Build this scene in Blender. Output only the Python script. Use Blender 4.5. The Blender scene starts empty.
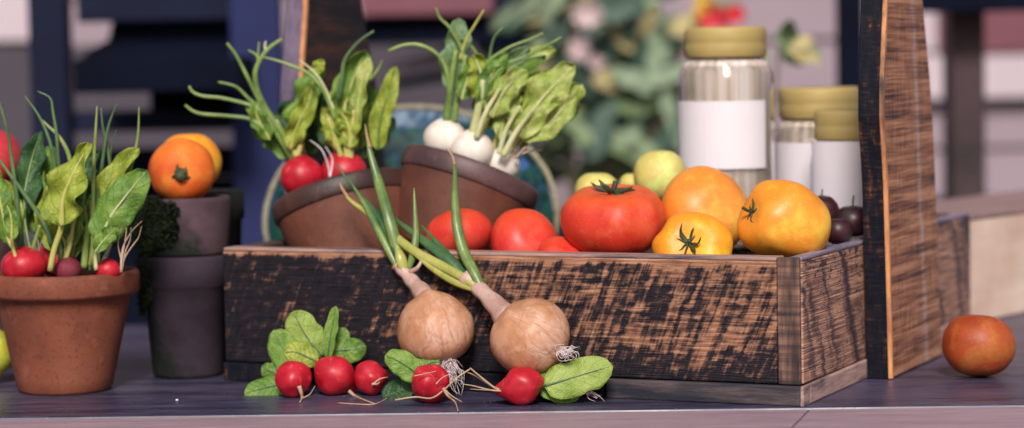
import bpy, math, random
from mathutils import Vector, Matrix, noise
R = math.radians
PI = math.pi
scene = bpy.context.scene
C = scene.collection

# ---------------------------------------------------------------- camera
FPX, PITCH, ROLL, CAMH = 2410.6, 0.06446, 0.01881, 0.29756
cd = bpy.data.cameras.new('camera'); cam = bpy.data.objects.new('camera', cd); C.objects.link(cam)
cd.sensor_width = 36.0; cd.lens = 36.0 * FPX / 1024.0
cd.clip_start = 0.05; cd.clip_end = 200
cd.dof.use_dof = True; cd.dof.focus_distance = 2.06; cd.dof.aperture_fstop = 3.2
fwd = Vector((0, math.cos(PITCH), -math.sin(PITCH)))
up0 = Vector((0, math.sin(PITCH), math.cos(PITCH)))
rt0 = Vector((1, 0, 0))
RT = rt0 * math.cos(ROLL) - up0 * math.sin(ROLL)
UP = up0 * math.cos(ROLL) + rt0 * math.sin(ROLL)
cam.matrix_world = Matrix(((RT.x, UP.x, -fwd.x, 0), (RT.y, UP.y, -fwd.y, 0), (RT.z, UP.z, -fwd.z, CAMH), (0, 0, 0, 1)))
scene.camera = cam
CAM = Vector((0, 0, CAMH))

# ---------------------------------------------------------------- light
SUN_EL, SUN_AZ = 38.0, -2.0        # height; degrees right of straight behind the camera
w = bpy.data.worlds.new('World'); scene.world = w; w.use_nodes = True
nt = w.node_tree; nt.nodes.clear()
out = nt.nodes.new('ShaderNodeOutputWorld'); bg = nt.nodes.new('ShaderNodeBackground'); sk = nt.nodes.new('ShaderNodeTexSky')
sk.sky_type = 'NISHITA'; sk.sun_disc = False; sk.sun_elevation = R(SUN_EL); sk.sun_rotation = R(180 - SUN_AZ)
sk.air_density = 1.0; sk.dust_density = 3.0; sk.ozone_density = 1.5
bg.inputs[1].default_value = 0.062
nt.links.new(sk.outputs[0], bg.inputs[0]); nt.links.new(bg.outputs[0], out.inputs[0])
sl = bpy.data.lights.new('sun', 'SUN'); sun = bpy.data.objects.new('sun', sl); C.objects.link(sun)
sl.energy = 3.2; sl.angle = R(14); sl.color = (1.0, 0.93, 0.86)
sd = Vector((math.sin(R(SUN_AZ)) * math.cos(R(SUN_EL)), -math.cos(R(SUN_AZ)) * math.cos(R(SUN_EL)), math.sin(R(SUN_EL))))
sun.rotation_euler = sd.to_track_quat('Z', 'Y').to_euler(); sun.location = sd * 5
scene.view_settings.view_transform = 'Standard'; scene.view_settings.look = 'None'
scene.view_settings.exposure = 0.12; scene.view_settings.gamma = 1.0
scene.render.engine = 'CYCLES'
scene.render.resolution_x = 1024; scene.render.resolution_y = 428

# ---------------------------------------------------------------- helpers: where things stand
def ray(px, py):
    return (fwd + RT * ((px - 512) / FPX) + UP * ((214 - py) / FPX))
def at(px, py, Y):
    d = ray(px, py); return CAM + d * (Y / d.y)
def onz(px, py, z):
    d = ray(px, py); return CAM + d * ((z - CAMH) / d.z)
TH = 0.43213
CR = Vector((0.24195, 2.01839, 0)); UX = Vector((math.cos(TH), -math.sin(TH), 0)); WY = Vector((math.sin(TH), math.cos(TH), 0))
CL, CD, CH, CT = 0.5695, 0.58, 0.125, 0.021
def infront(px, py, b):              # on the plane parallel to the crate front, b behind it
    d = ray(px, py); t = ((CR + WY * b - CAM).dot(WY)) / d.dot(WY); return CAM + d * t
def scale_at(p):                     # metres per pixel at a point
    return (p - CAM).dot(fwd) / FPX

# ---------------------------------------------------------------- helpers: objects
def tag(o, label=None, cat=None, group=None, kind=None):
    if label: o['label'] = label
    if cat: o['category'] = cat
    if group: o['group'] = group
    if kind: o['kind'] = kind
    return o
def empty(name, loc, rot=(0, 0, 0), label=None, cat=None, group=None):
    o = bpy.data.objects.new(name, None); C.objects.link(o); o.location = loc; o.rotation_euler = rot
    o.empty_display_size = 0.02
    return tag(o, label, cat, group)
def base_of(o):
    v = Vector((0, 0, 0))
    while o is not None: v += Vector(o.location); o = o.parent
    return v
def mesh(name, V, F, m, parent=None, local=False, smooth=True, uv=None, origin=None):
    """link one mesh object; V in world coordinates unless local"""
    me = bpy.data.meshes.new(name)
    off = Vector((0, 0, 0))
    o = bpy.data.objects.new(name, me); C.objects.link(o)
    if parent is not None: o.parent = parent
    if not local:
        pb = base_of(parent) if parent is not None else Vector((0, 0, 0))
        if origin is None:
            origin = Vector((0, 0, 0)) if parent is None else pb
        off = Vector(origin); o.location = off - pb
    me.from_pydata([tuple(Vector(v) - off) for v in V], [], F)
    if uv is not None:
        l = me.uv_layers.new(name='UVMap')
        for p in me.polygons:
            for li, vi in zip(p.loop_indices, p.vertices): l.data[li].uv = uv[vi]
    me.materials.append(m)
    if smooth: me.polygons.foreach_set('use_smooth', [True] * len(me.polygons))
    me.validate(); me.update()
    return o
def merge(*parts):
    V, F = [], []
    for v, f in parts:
        n = len(V); V += list(v); F += [tuple(i + n for i in q) for q in f]
    return V, F
def box(x0, x1, y0, y1, z0, z1):
    V = [Vector((x, y, z)) for z in (z0, z1) for y in (y0, y1) for x in (x0, x1)]
    return V, [(0, 2, 3, 1), (4, 5, 7, 6), (0, 1, 5, 4), (2, 6, 7, 3), (0, 4, 6, 2), (1, 3, 7, 5)]
def bevel(o, wd=0.002, seg=2):
    md = o.modifiers.new('bevel', 'BEVEL'); md.width = wd; md.segments = seg; md.limit_method = 'ANGLE'
    for p in o.data.polygons: p.use_smooth = False
    return o
def lathe(prof, n=48, M=None, wob=0.0, seed=0):
    V, F = [], []
    for k, (r, z) in enumerate(prof):
        for i in range(n):
            a = 2 * PI * i / n
            rr = r * (1 + wob * noise.noise(Vector((math.cos(a) * 1.3 + seed, math.sin(a) * 1.3, z * 20))))
            v = Vector((rr * math.cos(a), rr * math.sin(a), z))
            V.append(M @ v if M else v)
    for k in range(len(prof) - 1):
        for i in range(n):
            j = (i + 1) % n
            F.append((k * n + i, k * n + j, (k + 1) * n + j, (k + 1) * n + i))
    return V, F
def catmull(pts, n):
    P = [Vector(p) for p in pts]
    P = [P[0] * 2 - P[1]] + P + [P[-1] * 2 - P[-2]]
    seg = len(P) - 3; o = []
    for i in range(n):
        t = i / (n - 1) * seg; k = min(int(t), seg - 1); t -= k
        a, b, c, d = P[k:k + 4]
        o.append(0.5 * ((2 * b) + (c - a) * t + (2 * a - 5 * b + 4 * c - d) * t * t + (3 * b - a - 3 * c + d) * t ** 3))
    return o
def tube(pts, r0, r1=None, n=14, m=7, rf=None, smooth=True, flat=1.0):
    S = catmull(pts, n) if smooth else [Vector(p) for p in pts]
    n = len(S); r1 = r0 if r1 is None else r1
    V, F = [], []
    ref = Vector((0.21, -1, 0.13)).normalized()
    for i, p in enumerate(S):
        t = i / (n - 1)
        T = (S[min(i + 1, n - 1)] - S[max(i - 1, 0)])
        if T.length < 1e-9: T = Vector((0, 0, 1))
        T.normalize()
        A = T.cross(ref)
        if A.length < 1e-3: A = T.cross(Vector((1, 0, 0)))
        A.normalize(); B = T.cross(A)
        r = rf(t) if rf else r0 + (r1 - r0) * t
        for j in range(m):
            a = 2 * PI * j / m
            V.append(p + A * (math.cos(a) * r) + B * (math.sin(a) * r * flat))
    for i in range(n - 1):
        for j in range(m):
            k = (j + 1) % m
            F.append((i * m + j, i * m + k, (i + 1) * m + k, (i + 1) * m + j))
    F.append(tuple(range(m))[::-1]); F.append(tuple((n - 1) * m + j for j in range(m)))
    return V, F

# ---------------------------------------------------------------- helpers: materials
class NT:
    def __init__(s, name):
        s.m = bpy.data.materials.new(name); s.m.use_nodes = True; s.t = s.m.node_tree
        s.b = s.t.nodes['Principled BSDF']; s.out = s.t.nodes['Material Output']
    def n(s, typ, **kw):
        x = s.t.nodes.new(typ)
        for k, v in kw.items(): setattr(x, k, v)
        return x
    def put(s, sock, v):
        if isinstance(v, bpy.types.NodeSocket): s.t.links.new(v, sock)
        else:
            if hasattr(sock.default_value, '__len__') and hasattr(v, '__len__') and len(v) == 3 and len(sock.default_value) == 4: v = (*v, 1)
            sock.default_value = v
    def co(s, kind='Object', scale=(1, 1, 1), rot=(0, 0, 0), loc=(0, 0, 0), warp=0, wscale=5):
        o = s.n('ShaderNodeTexCoord').outputs[kind]
        mp = s.n('ShaderNodeMapping'); s.put(mp.inputs[0], o)
        mp.inputs['Location'].default_value = loc; mp.inputs['Rotation'].default_value = rot; mp.inputs['Scale'].default_value = scale
        r = mp.outputs[0]
        if warp:
            nz = s.n('ShaderNodeTexNoise'); s.put(nz.inputs['Vector'], r); nz.inputs['Scale'].default_value = wscale
            r = s.vm('MULTIPLY_ADD', nz.outputs['Color'], (warp,) * 3, r)
        return r
    def vm(s, op, a, b, c=None):
        x = s.n('ShaderNodeVectorMath', operation=op); s.put(x.inputs[0], a); s.put(x.inputs[1], b)
        if c is not None: s.put(x.inputs[2], c)
        return x.outputs[0]
    def noise(s, co, scale=5, detail=4, rough=0.55, dist=0):
        x = s.n('ShaderNodeTexNoise'); s.put(x.inputs['Vector'], co); x.inputs['Scale'].default_value = scale
        x.inputs['Detail'].default_value = detail; x.inputs['Roughness'].default_value = rough; x.inputs['Distortion'].default_value = dist
        return x.outputs[0]
    def voro(s, co, scale=5, feat='F1', rnd=1.0, outp='Distance'):
        x = s.n('ShaderNodeTexVoronoi', feature=feat); s.put(x.inputs['Vector'], co); x.inputs['Scale'].default_value = scale
        x.inputs['Randomness'].default_value = rnd
        return x.outputs[outp]
    def math(s, op, a, b=0.0, c=0.0, clamp=False):
        x = s.n('ShaderNodeMath', operation=op, use_clamp=clamp); s.put(x.inputs[0], a); s.put(x.inputs[1], b); s.put(x.inputs[2], c)
        return x.outputs[0]
    def sep(s, v):
        x = s.n('ShaderNodeSeparateXYZ'); s.put(x.inputs[0], v); return x.outputs
    def ramp(s, f, stops, interp='LINEAR'):
        x = s.n('ShaderNodeValToRGB'); x.color_ramp.interpolation = interp
        e = x.color_ramp.elements
        while len(e) < len(stops): e.new(0.5)
        for q, (p, c) in zip(e, stops):
            q.position = p; q.color = (c, c, c, 1) if not hasattr(c, '__len__') else (*c, 1)
        s.put(x.inputs[0], f); return x.outputs[0]
    def mix(s, f, a, b, mode='MIX'):
        x = s.n('ShaderNodeMix', data_type='RGBA', blend_type=mode)
        s.put(x.inputs[0], f); s.put(x.inputs[6], a); s.put(x.inputs[7], b); return x.outputs[2]
    def bump(s, h, strength=0.3, dist=0.002, prev=None):
        x = s.n('ShaderNodeBump'); x.inputs['Strength'].default_value = strength; x.inputs['Distance'].default_value = dist
        s.put(x.inputs['Height'], h)
        if prev is not None: s.put(x.inputs['Normal'], prev)
        return x.outputs[0]
    def fin(s, color=None, rough=0.5, normal=None, **kw):
        if color is not None: s.put(s.b.inputs['Base Color'], color)
        s.put(s.b.inputs['Roughness'], rough)
        if normal is not None: s.put(s.b.inputs['Normal'], normal)
        for k, v in kw.items(): s.put(s.b.inputs[k.replace('_', ' ')], v)
        return s.m

def m_plain(name, col, rough=0.6, var=0.25, scale=30, bump=0.15, **kw):
    g = NT(name); c = g.co()
    nz = g.noise(c, scale, 5)
    col2 = tuple(x * (1 - var) for x in col); col3 = tuple(min(1, x * (1 + var)) for x in col)
    return g.fin(g.ramp(nz, [(0.3, col2), (0.7, col3)]), rough, g.bump(nz, bump, 0.002), **kw)

def m_charred():                     # worn dark paint over sawn boards: crate front
    g = NT('charred_front_wood')
    x, y, z = g.sep(g.co())[0:3]
    def vec(a, b):
        q = g.n('ShaderNodeCombineXYZ'); g.put(q.inputs[0], a); g.put(q.inputs[1], b); return q.outputs[0]
    def mul(a, k): return g.math('MULTIPLY', a, float(k))
    u = g.math('MULTIPLY_ADD', z, -0.40, x)                 # saw strokes lean to the right
    wv = g.math('MULTIPLY_ADD', g.noise(vec(mul(x, 6), mul(z, 6)), 1, 2), 0.012, u)
    A = g.noise(vec(mul(wv, 150), mul(z, 20)), 1, 2, 0.5)
    A2 = g.noise(vec(mul(wv, 420), mul(z, 26)), 1, 2, 0.5)
    B = g.noise(vec(mul(x, 20), mul(z, 210)), 1, 3, 0.6)
    Bc = g.noise(vec(mul(u, 80), mul(z, 130)), 1, 3, 0.6)
    big = g.noise(vec(mul(x, 9), mul(z, 17)), 1, 2, 0.5)
    H = g.noise(vec(mul(x, 30), mul(z, 800)), 1, 2, 0.5)
    v = g.math('ADD', mul(A, 0.64), mul(B, 0.46))
    v = g.math('ADD', v, mul(Bc, 0.62)); v = g.math('ADD', v, mul(big, 0.42))
    v = g.math('ADD', v, mul(A2, 0.30)); v = g.math('ADD', v, mul(H, 0.20))
    v = g.math('ADD', v, g.math('MINIMUM', g.math('MULTIPLY_ADD', x, 0.50, 0.14), 0.10))
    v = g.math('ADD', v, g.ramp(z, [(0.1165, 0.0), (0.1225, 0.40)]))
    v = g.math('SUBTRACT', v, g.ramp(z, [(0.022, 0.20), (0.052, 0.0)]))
    mask = g.ramp(mul(v, 0.5), [(0.655, 0.0), (0.695, 0.30), (0.735, 0.75), (0.79, 1.0)])
    wood = g.ramp(g.noise(vec(mul(x, 24), mul(z, 420)), 1, 4, 0.7), [(0.3, (0.12, 0.05, 0.034)), (0.48, (0.33, 0.15, 0.085)), (0.7, (0.62, 0.34, 0.22))])
    paint = g.ramp(g.noise(vec(mul(u, 90), mul(z, 120)), 1, 4), [(0.3, (0.004, 0.004, 0.009)), (0.60, (0.017, 0.012, 0.018)), (0.8, (0.10, 0.052, 0.042))])
    col = g.mix(mask, paint, wood)
    hb = g.math('ADD', mul(mask, -0.4), g.math('ADD', A2, g.math('ADD', H, B)))
    return g.fin(col, g.ramp(mask, [(0, 0.55), (1, 0.75)]), g.bump(hb, 0.6, 0.0015), Specular_IOR_Level=0.3)

def m_endwall():                     # pale end boards: saw lines across, dark leaning streaks
    g = NT('weathered_end_wood')
    x, y, z = g.sep(g.co())[0:3]
    def vec(a, b):
        q = g.n('ShaderNodeCombineXYZ'); g.put(q.inputs[0], a); g.put(q.inputs[1], b); return q.outputs[0]
    def mul(a, k): return g.math('MULTIPLY', a, float(k))
    yy = g.math('MULTIPLY_ADD', z, 0.42, y)
    yy = g.math('MULTIPLY_ADD', g.noise(vec(mul(y, 10), mul(z, 45)), 1, 4, 0.6), 0.045, yy)
    st = g.noise(vec(mul(yy, 34), mul(z, 3)), 1, 2, 0.5)
    st2 = g.noise(vec(mul(yy, 110), mul(z, 9)), 1, 2, 0.5)
    H = g.noise(vec(mul(y, 16), mul(z, 900)), 1, 2, 0.6)
    H2 = g.noise(vec(mul(y, 9), mul(z, 300)), 1, 2, 0.6)
    fl = g.noise(vec(mul(y, 90), mul(z, 160)), 1, 3, 0.6)
    base = g.ramp(H2, [(0.3, (0.42, 0.19, 0.12)), (0.65, (0.84, 0.47, 0.33))])
    col = g.mix(g.ramp(H, [(0.40, 0.85), (0.58, 0.0)]), base, (0.07, 0.035, 0.035))
    d = g.math('ADD', g.math('ADD', mul(st, 0.55), mul(st2, 0.25)), mul(g.noise(vec(mul(y, 60), mul(z, 420)), 1, 3, 0.7), 0.20))
    col = g.mix(g.ramp(d, [(0.40, 0.95), (0.45, 0.6), (0.50, 0.0)]), col, (0.035, 0.028, 0.045))
    top = g.ramp(z, [(0.085, 0.0), (0.118, 0.10)])
    col = g.mix(g.ramp(g.math('ADD', fl, top), [(0.62, 0.0), (0.68, 0.9)]), col, (0.03, 0.025, 0.04))
    return g.fin(col, 0.65, g.bump(g.math('ADD', H, g.math('ADD', H2, d)), 0.5, 0.0012))

def m_board(name, light, mid, dark, along='z', amount=0.5, rough=0.65, seedloc=(0, 0, 0), cross=0.0, slant=0.0):
    """sawn board with dark stain; along = grain axis"""
    g = NT(name)
    S = {'z': (70, 70, 9), 'x': (9, 70, 70), 'y': (70, 9, 70)}[along]
    c = g.co(scale=S, loc=seedloc, rot=(R(slant), 0, 0), warp=0.6, wscale=0.6)
    f = g.noise(c, 1, 5, 0.65)
    k = g.noise(g.co(scale=tuple(q * 4 for q in S), loc=seedloc), 1, 3, 0.6)
    big = g.noise(g.co(scale=tuple(q * 0.35 for q in S), loc=seedloc), 1, 3)
    v = g.math('ADD', g.math('MULTIPLY', f, 0.55), g.math('MULTIPLY', big, 0.45))
    base = g.ramp(k, [(0.3, mid), (0.68, light)])
    mask = g.ramp(v, [(0.5 - 0.09 + (amount - 0.5) * 0.4, 1.0), (0.5 + 0.03 + (amount - 0.5) * 0.4, 0.0)])
    col = g.mix(mask, base, dark)
    if cross:
        S2 = {'z': (5, 5, 170), 'x': (170, 5, 5), 'y': (5, 170, 5)}[along]
        q = g.noise(g.co(scale=S2, loc=seedloc), 1, 2, 0.5)
        col = g.mix(g.ramp(q, [(0.42, 0.0), (0.62, cross)]), col, dark)
    return g.fin(col, rough, g.bump(g.math('ADD', k, f), 0.4, 0.0012))

def m_upright():                      # rough sawn upright with cross saw bands and a pale streak
    g = NT('sawn_upright_wood')
    c = g.co(); x, y, z = g.sep(c)[0:3]
    band = g.noise(g.co(scale=(2, 4, 95)), 1, 4, 0.65)
    fine = g.noise(g.co(scale=(30, 12, 520)), 1, 3, 0.7)
    vert = g.noise(g.co(scale=(200, 260, 30)), 1, 3, 0.6)
    v = g.math('ADD', g.math('MULTIPLY', band, 1.0), g.math('MULTIPLY', fine, 0.50))
    v = g.math('ADD', v, g.math('MULTIPLY', vert, 0.36))
    v = g.math('ADD', v, 0.02)
    col = g.ramp(g.math('MULTIPLY', v, 0.55), [(0.39, (0.024, 0.016, 0.020)), (0.45, (0.13, 0.055, 0.040)), (0.52, (0.37, 0.155, 0.085)), (0.60, (0.62, 0.31, 0.18))])
    # pale streak running up the broad face
    wv = g.math('MULTIPLY_ADD', g.noise(g.co(scale=(1, 1, 20)), 1, 3), 0.012, g.math('MULTIPLY_ADD', z, 0.12, y))
    st = g.ramp(g.math('MULTIPLY', wv, 1), [(0.302, 0.0), (0.311, 0.8), (0.320, 0.0)])
    st = g.math('MULTIPLY', st, g.ramp(g.math('ADD', fine, band), [(0.85, 0.05), (1.1, 0.9)]))
    col = g.mix(st, col, (0.60, 0.47, 0.47))
    return g.fin(col, 0.6, g.bump(g.math('ADD', fine, vert), 0.45, 0.0012)), g

def m_terracotta(name, c0, c1, c2, rough=0.75, spots=0.5):
    g = NT(name); c = g.co()
    n1 = g.noise(c, 14, 5, 0.6); n2 = g.noise(c, 260, 3, 0.7); n3 = g.noise(g.co(scale=(6, 6, 90)), 1, 3)
    col = g.ramp(n1, [(0.3, c0), (0.52, c1), (0.75, c2)])
    col = g.mix(g.ramp(n2, [(0.56, 0.0), (0.68, spots)]), col, tuple(q * 0.35 for q in c0))
    col = g.mix(g.ramp(g.noise(c, 45, 4, 0.7), [(0.6, 0.0), (0.75, 0.35)]), col, tuple(min(1, q * 1.5 + 0.03) for q in c2))
    return g.fin(col, rough, g.bump(g.math('ADD', n2, n3), 0.35, 0.0008))

def m_tomato(name, c0, c1, top=None, rough=0.16, up=0.0):
    rough += .14
    g = NT(name); c = g.co(); z = g.sep(c)[2]
    n1 = g.noise(c, 22, 3, 0.5)
    col = g.ramp(n1, [(0.3, c0), (0.7, c1)])
    if top: col = g.mix(g.ramp(g.math('MULTIPLY_ADD', n1, 0.012, z), [(up, 0.0), (up + 0.028, 1.0)]), col, top)
    blot = g.noise(g.co(warp=0.03, wscale=30), 34, 4, 0.65)
    col = g.mix(g.ramp(blot, [(0.48, 0.0), (0.68, 0.75)]), col, (min(1, c1[0] * 1.05), min(1, c1[1] * 1.6 + .05), c1[2] * 1.5 + .02))
    col = g.mix(g.ramp(blot, [(0.28, 0.45), (0.42, 0.0)]), col, tuple(q * .72 for q in c0))
    po = g.voro(c, 330, 'F1')
    col = g.mix(g.ramp(po, [(0.10, 0.45), (0.2, 0.0)]), col, (min(1, c1[0] * 1.1 + .05), min(1, c1[1] * 1.5 + .12), min(1, c1[2] + .10)))
    sc = g.noise(g.co(scale=(1, 1, .25), warp=.1, wscale=40), 110, 2, .5)
    col = g.mix(g.ramp(sc, [(0.72, 0.0), (0.77, 0.5)]), col, (.42, .26, .13))
    g.fin(col, rough, g.bump(g.noise(c, 60, 3), 0.05, 0.002))
    g.b.inputs['Subsurface Weight'].default_value = 0.12; g.b.inputs['Subsurface Radius'].default_value = (0.012, 0.004, 0.002)
    g.b.inputs['Subsurface Scale'].default_value = 0.5
    g.put(g.b.inputs['Roughness'], g.ramp(g.noise(c, 40, 4), [(0.3, rough), (0.7, rough + 0.22)]))
    return g.m

def m_leaf(name, dark, mid, light, vein, rough=0.40, transl=0.33, veins=7, vs=0.4):
    g = NT(name)
    uv = g.n('ShaderNodeTexCoord').outputs['UV']; u, v = g.sep(uv)[0:2]
    c = g.co()
    au = g.math('ABSOLUTE', g.math('SUBTRACT', u, 0.5))
    nz = g.noise(c, 60, 4, 0.55); nf = g.noise(c, 380, 3, 0.6)
    col = g.ramp(nz, [(0.24, dark), (0.48, mid), (0.80, light)])
    ph = g.math('SUBTRACT', g.math('MULTIPLY', v, float(veins)), g.math('MULTIPLY', au, 3.2))
    ph = g.math('ADD', ph, g.math('MULTIPLY', nz, 0.6))
    tri = g.math('ABSOLUTE', g.math('SUBTRACT', g.math('FRACT', ph), 0.5))
    line = g.ramp(tri, [(0.0, 1.0), (0.07, 0.0)])
    col = g.mix(g.math('MULTIPLY', line, vs), col, vein)
    midr = g.ramp(au, [(0.0, 0.75), (0.045, 0.0)])
    col = g.mix(midr, col, vein)
    col = g.mix(g.ramp(nf, [(0.5, 0), (0.7, 0.35)]), col, light)
    nb = g.bump(g.math('SUBTRACT', g.math('ADD', nz, g.math('MULTIPLY', nf, 0.4)), g.math('MULTIPLY', line, vs * .8)), 0.75, 0.004)
    g.fin(col, rough, nb)
    tr = g.n('ShaderNodeBsdfTranslucent'); g.put(tr.inputs[0], col); g.put(tr.inputs[1], nb)
    ms = g.n('ShaderNodeMixShader'); ms.inputs[0].default_value = transl
    g.t.links.new(g.b.outputs[0], ms.inputs[1]); g.t.links.new(tr.outputs[0], ms.inputs[2]); g.t.links.new(ms.outputs[0], g.out.inputs[0])
    return g.m

def m_stalk(name, c0, c1, rough=0.35):
    g = NT(name); c = g.co(scale=(1, 1, 1))
    n1 = g.noise(c, 35, 3); n2 = g.noise(g.co(scale=(500, 500, 40)), 1, 3)
    col = g.ramp(n1, [(0.35, c0), (0.65, c1)])
    col = g.mix(g.ramp(n2, [(0.45, 0.0), (0.7, 0.3)]), col, tuple(q * 0.5 for q in c0))
    return g.fin(col, rough, g.bump(n2, 0.2, 0.001))

def m_radish():
    g = NT('radish_skin'); c = g.co(); z = g.sep(c)[2]
    n1 = g.noise(c, 60, 4, 0.6)
    col = g.ramp(n1, [(0.3, (0.36, 0.006, 0.015)), (0.7, (0.62, 0.018, 0.04))])
    scr = g.noise(g.co(scale=(40, 40, 600)), 1, 2, 0.5)
    col = g.mix(g.ramp(scr, [(0.66, 0.0), (0.74, 0.3)]), col, (0.75, 0.28, 0.26))
    col = g.mix(g.ramp(g.noise(c, 110, 4, .7), [(0.60, 0.0), (0.70, 0.45)]), col, (0.80, 0.16, 0.17))
    col = g.mix(g.ramp(g.noise(g.co(loc=(3, 3, 3)), 85, 5, .75), [(0.60, 0.0), (0.68, 0.6)]), col, (0.14, 0.03, 0.02))
    g.fin(col, g.ramp(n1, [(.3, .34), (.7, .52)]), g.bump(g.noise(c, 90, 4), 0.2, 0.0015))
    g.b.inputs['Subsurface Weight'].default_value = 0.08; g.b.inputs['Subsurface Radius'].default_value = (0.006, 0.001, 0.001)
    return g.m

def m_onion():
    g = NT('onion_skin'); c = g.co(warp=0.02, wscale=40)
    n1 = g.noise(c, 28, 5, 0.65)
    col = g.ramp(n1, [(0.30, (0.38, 0.15, 0.07)), (0.46, (0.54, 0.26, 0.14)), (0.56, (0.62, 0.33, 0.21)), (0.70, (0.78, 0.52, 0.42))])
    cr = g.voro(g.co(scale=(1, 1, 0.45), warp=0.05, wscale=30), 62, 'DISTANCE_TO_EDGE')
    crm = g.math('MULTIPLY', g.ramp(cr, [(0.0, 1.0), (0.09, 0.0)]), g.ramp(g.noise(c, 18, 3), [(0.48, 0.0), (0.62, 1.0)]))
    xyz = g.sep(g.co()); ang = g.math('ARCTAN2', xyz[1], xyz[0])
    q_ = g.n('ShaderNodeCombineXYZ'); g.put(q_.inputs[0], g.math('MULTIPLY', ang, 11.0)); g.put(q_.inputs[1], g.math('MULTIPLY', xyz[2], 45.0))
    mer = g.noise(q_.outputs[0], 1, 3, 0.6)
    fine = g.noise(g.co(scale=(170, 170, 25), warp=0.3, wscale=0.4), 1, 3, 0.6)
    col = g.mix(g.math('MULTIPLY', crm, 0.22), col, (0.22, 0.09, 0.05))
    col = g.mix(g.ramp(fine, [(0.6, 0.0), (0.72, 0.12)]), col, (0.32, 0.15, 0.09))
    col = g.mix(g.ramp(mer, [(0.34, 0.55), (0.47, 0.0)]), col, (0.36, 0.15, 0.08))
    col = g.mix(g.ramp(g.noise(c, 75, 4, .7), [(0.58, 0.0), (0.68, 0.3)]), col, (0.80, 0.56, 0.44))
    h = g.math('SUBTRACT', g.math('MULTIPLY', n1, 0.6), g.math('MULTIPLY', crm, 0.4))
    h = g.math('ADD', h, g.math('MULTIPLY', fine, 0.10))
    return g.fin(col, g.ramp(n1, [(0.3, 0.36), (0.7, 0.55)]), g.bump(h, 0.5, 0.0015))

def m_moss(name, pot0, pot1, thr=0.5):
    g = NT(name); c = g.co()
    n0 = g.noise(c, 9, 4, 0.6, 0.2); x = g.sep(c)[0]
    v = g.math('ADD', n0, g.math('MULTIPLY', x, -6.5))
    mask = g.ramp(v, [(thr - 0.05, 0.0), (thr + 0.06, 1.0)])
    n1 = g.noise(c, 140, 4, 0.7)
    moss = g.ramp(n1, [(0.3, (0.002, 0.004, 0.005)), (0.6, (0.007, 0.012, 0.008)), (0.8, (0.03, 0.045, 0.015))])
    clay = g.ramp(g.noise(c, 30, 5, 0.65), [(0.3, pot0), (0.7, pot1)])
    h = g.math('ADD', g.math('MULTIPLY', mask, 0.8), g.math('MULTIPLY', n1, g.math('ADD', mask, 0.1)))
    return g.fin(g.mix(mask, clay, moss), 0.9, g.bump(h, 0.5, 0.0015))

M = {}
M['front'] = m_charred()
M['end'] = m_endwall()
M['endgrain'] = m_board('end_grain_wood', (0.30, 0.16, 0.11), (0.12, 0.062, 0.048), (0.012, 0.010, 0.016), 'z', 0.55, seedloc=(3, 1, 5), cross=0.8)
M['rim'] = m_board('rubbed_rim_wood', (0.50, 0.31, 0.25), (0.30, 0.19, 0.18), (0.06, 0.055, 0.09), 'x', 0.42)
M['rimside'] = m_board('grey_rim_wood', (0.34, 0.27, 0.33), (0.22, 0.18, 0.25), (0.05, 0.05, 0.10), 'y', 0.5)
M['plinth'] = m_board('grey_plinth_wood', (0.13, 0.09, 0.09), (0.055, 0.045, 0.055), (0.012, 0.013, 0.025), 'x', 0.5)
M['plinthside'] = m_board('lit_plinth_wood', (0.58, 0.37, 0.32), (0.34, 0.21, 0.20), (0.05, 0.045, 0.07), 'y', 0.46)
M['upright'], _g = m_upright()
def m_edge():
    g = NT('charred_edge_wood'); c = g.co(); z = g.sep(c)[2]
    a = g.noise(g.co(scale=(160, 160, 40)), 1, 4, 0.65); b = g.noise(g.co(scale=(60, 60, 420)), 1, 3, 0.65); k = g.noise(g.co(scale=(20, 20, 9)), 1, 2)
    v = g.math('ADD', g.math('MULTIPLY', a, 0.45), g.math('ADD', g.math('MULTIPLY', b, 0.35), g.math('MULTIPLY', k, 0.3)))
    col = g.ramp(v, [(0.50, (0.003, 0.005, 0.012)), (0.60, (0.012, 0.010, 0.016)), (0.66, (0.09, 0.035, 0.022)), (0.74, (0.34, 0.13, 0.06))])
    return g.fin(col, 0.65, g.bump(v, 0.7, 0.002), Specular_IOR_Level=0.2)
M['updark'] = m_edge()
M['upshade'] = m_board('shaded_upright_wood', (0.10, 0.035, 0.02), (0.014, 0.010, 0.014), (0.004, 0.005, 0.010), 'y', 0.66)  # left upright's inner face: its shade is put into this colour
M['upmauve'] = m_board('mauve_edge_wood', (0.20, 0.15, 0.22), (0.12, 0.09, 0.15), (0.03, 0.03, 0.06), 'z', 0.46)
M['uparris'] = m_board('rubbed_corner_wood', (0.80, 0.36, 0.14), (0.50, 0.19, 0.08), (0.06, 0.03, 0.03), 'z', 0.50)
M['inside'] = m_board('inner_wood', (0.12, 0.07, 0.05), (0.06, 0.035, 0.03), (0.02, 0.014, 0.015), 'x', 0.5)
M['terra'] = m_terracotta('terracotta', (0.13, 0.034, 0.02), (0.24, 0.066, 0.034), (0.30, 0.10, 0.055))
M['terrabrown'] = m_terracotta('brown_clay', (0.075, 0.025, 0.017), (0.14, 0.045, 0.028), (0.22, 0.080, 0.052), 0.6, 0.3)
M['terradark'] = m_terracotta('dark_rim_clay', (0.035, 0.02, 0.024), (0.07, 0.038, 0.042), (0.13, 0.075, 0.08), 0.5, 0.3)
M['terrarim2'] = m_terracotta('dark_brown_rim_clay', (0.035, 0.017, 0.015), (0.075, 0.034, 0.028), (0.14, 0.07, 0.06), 0.5, 0.3)
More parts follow.
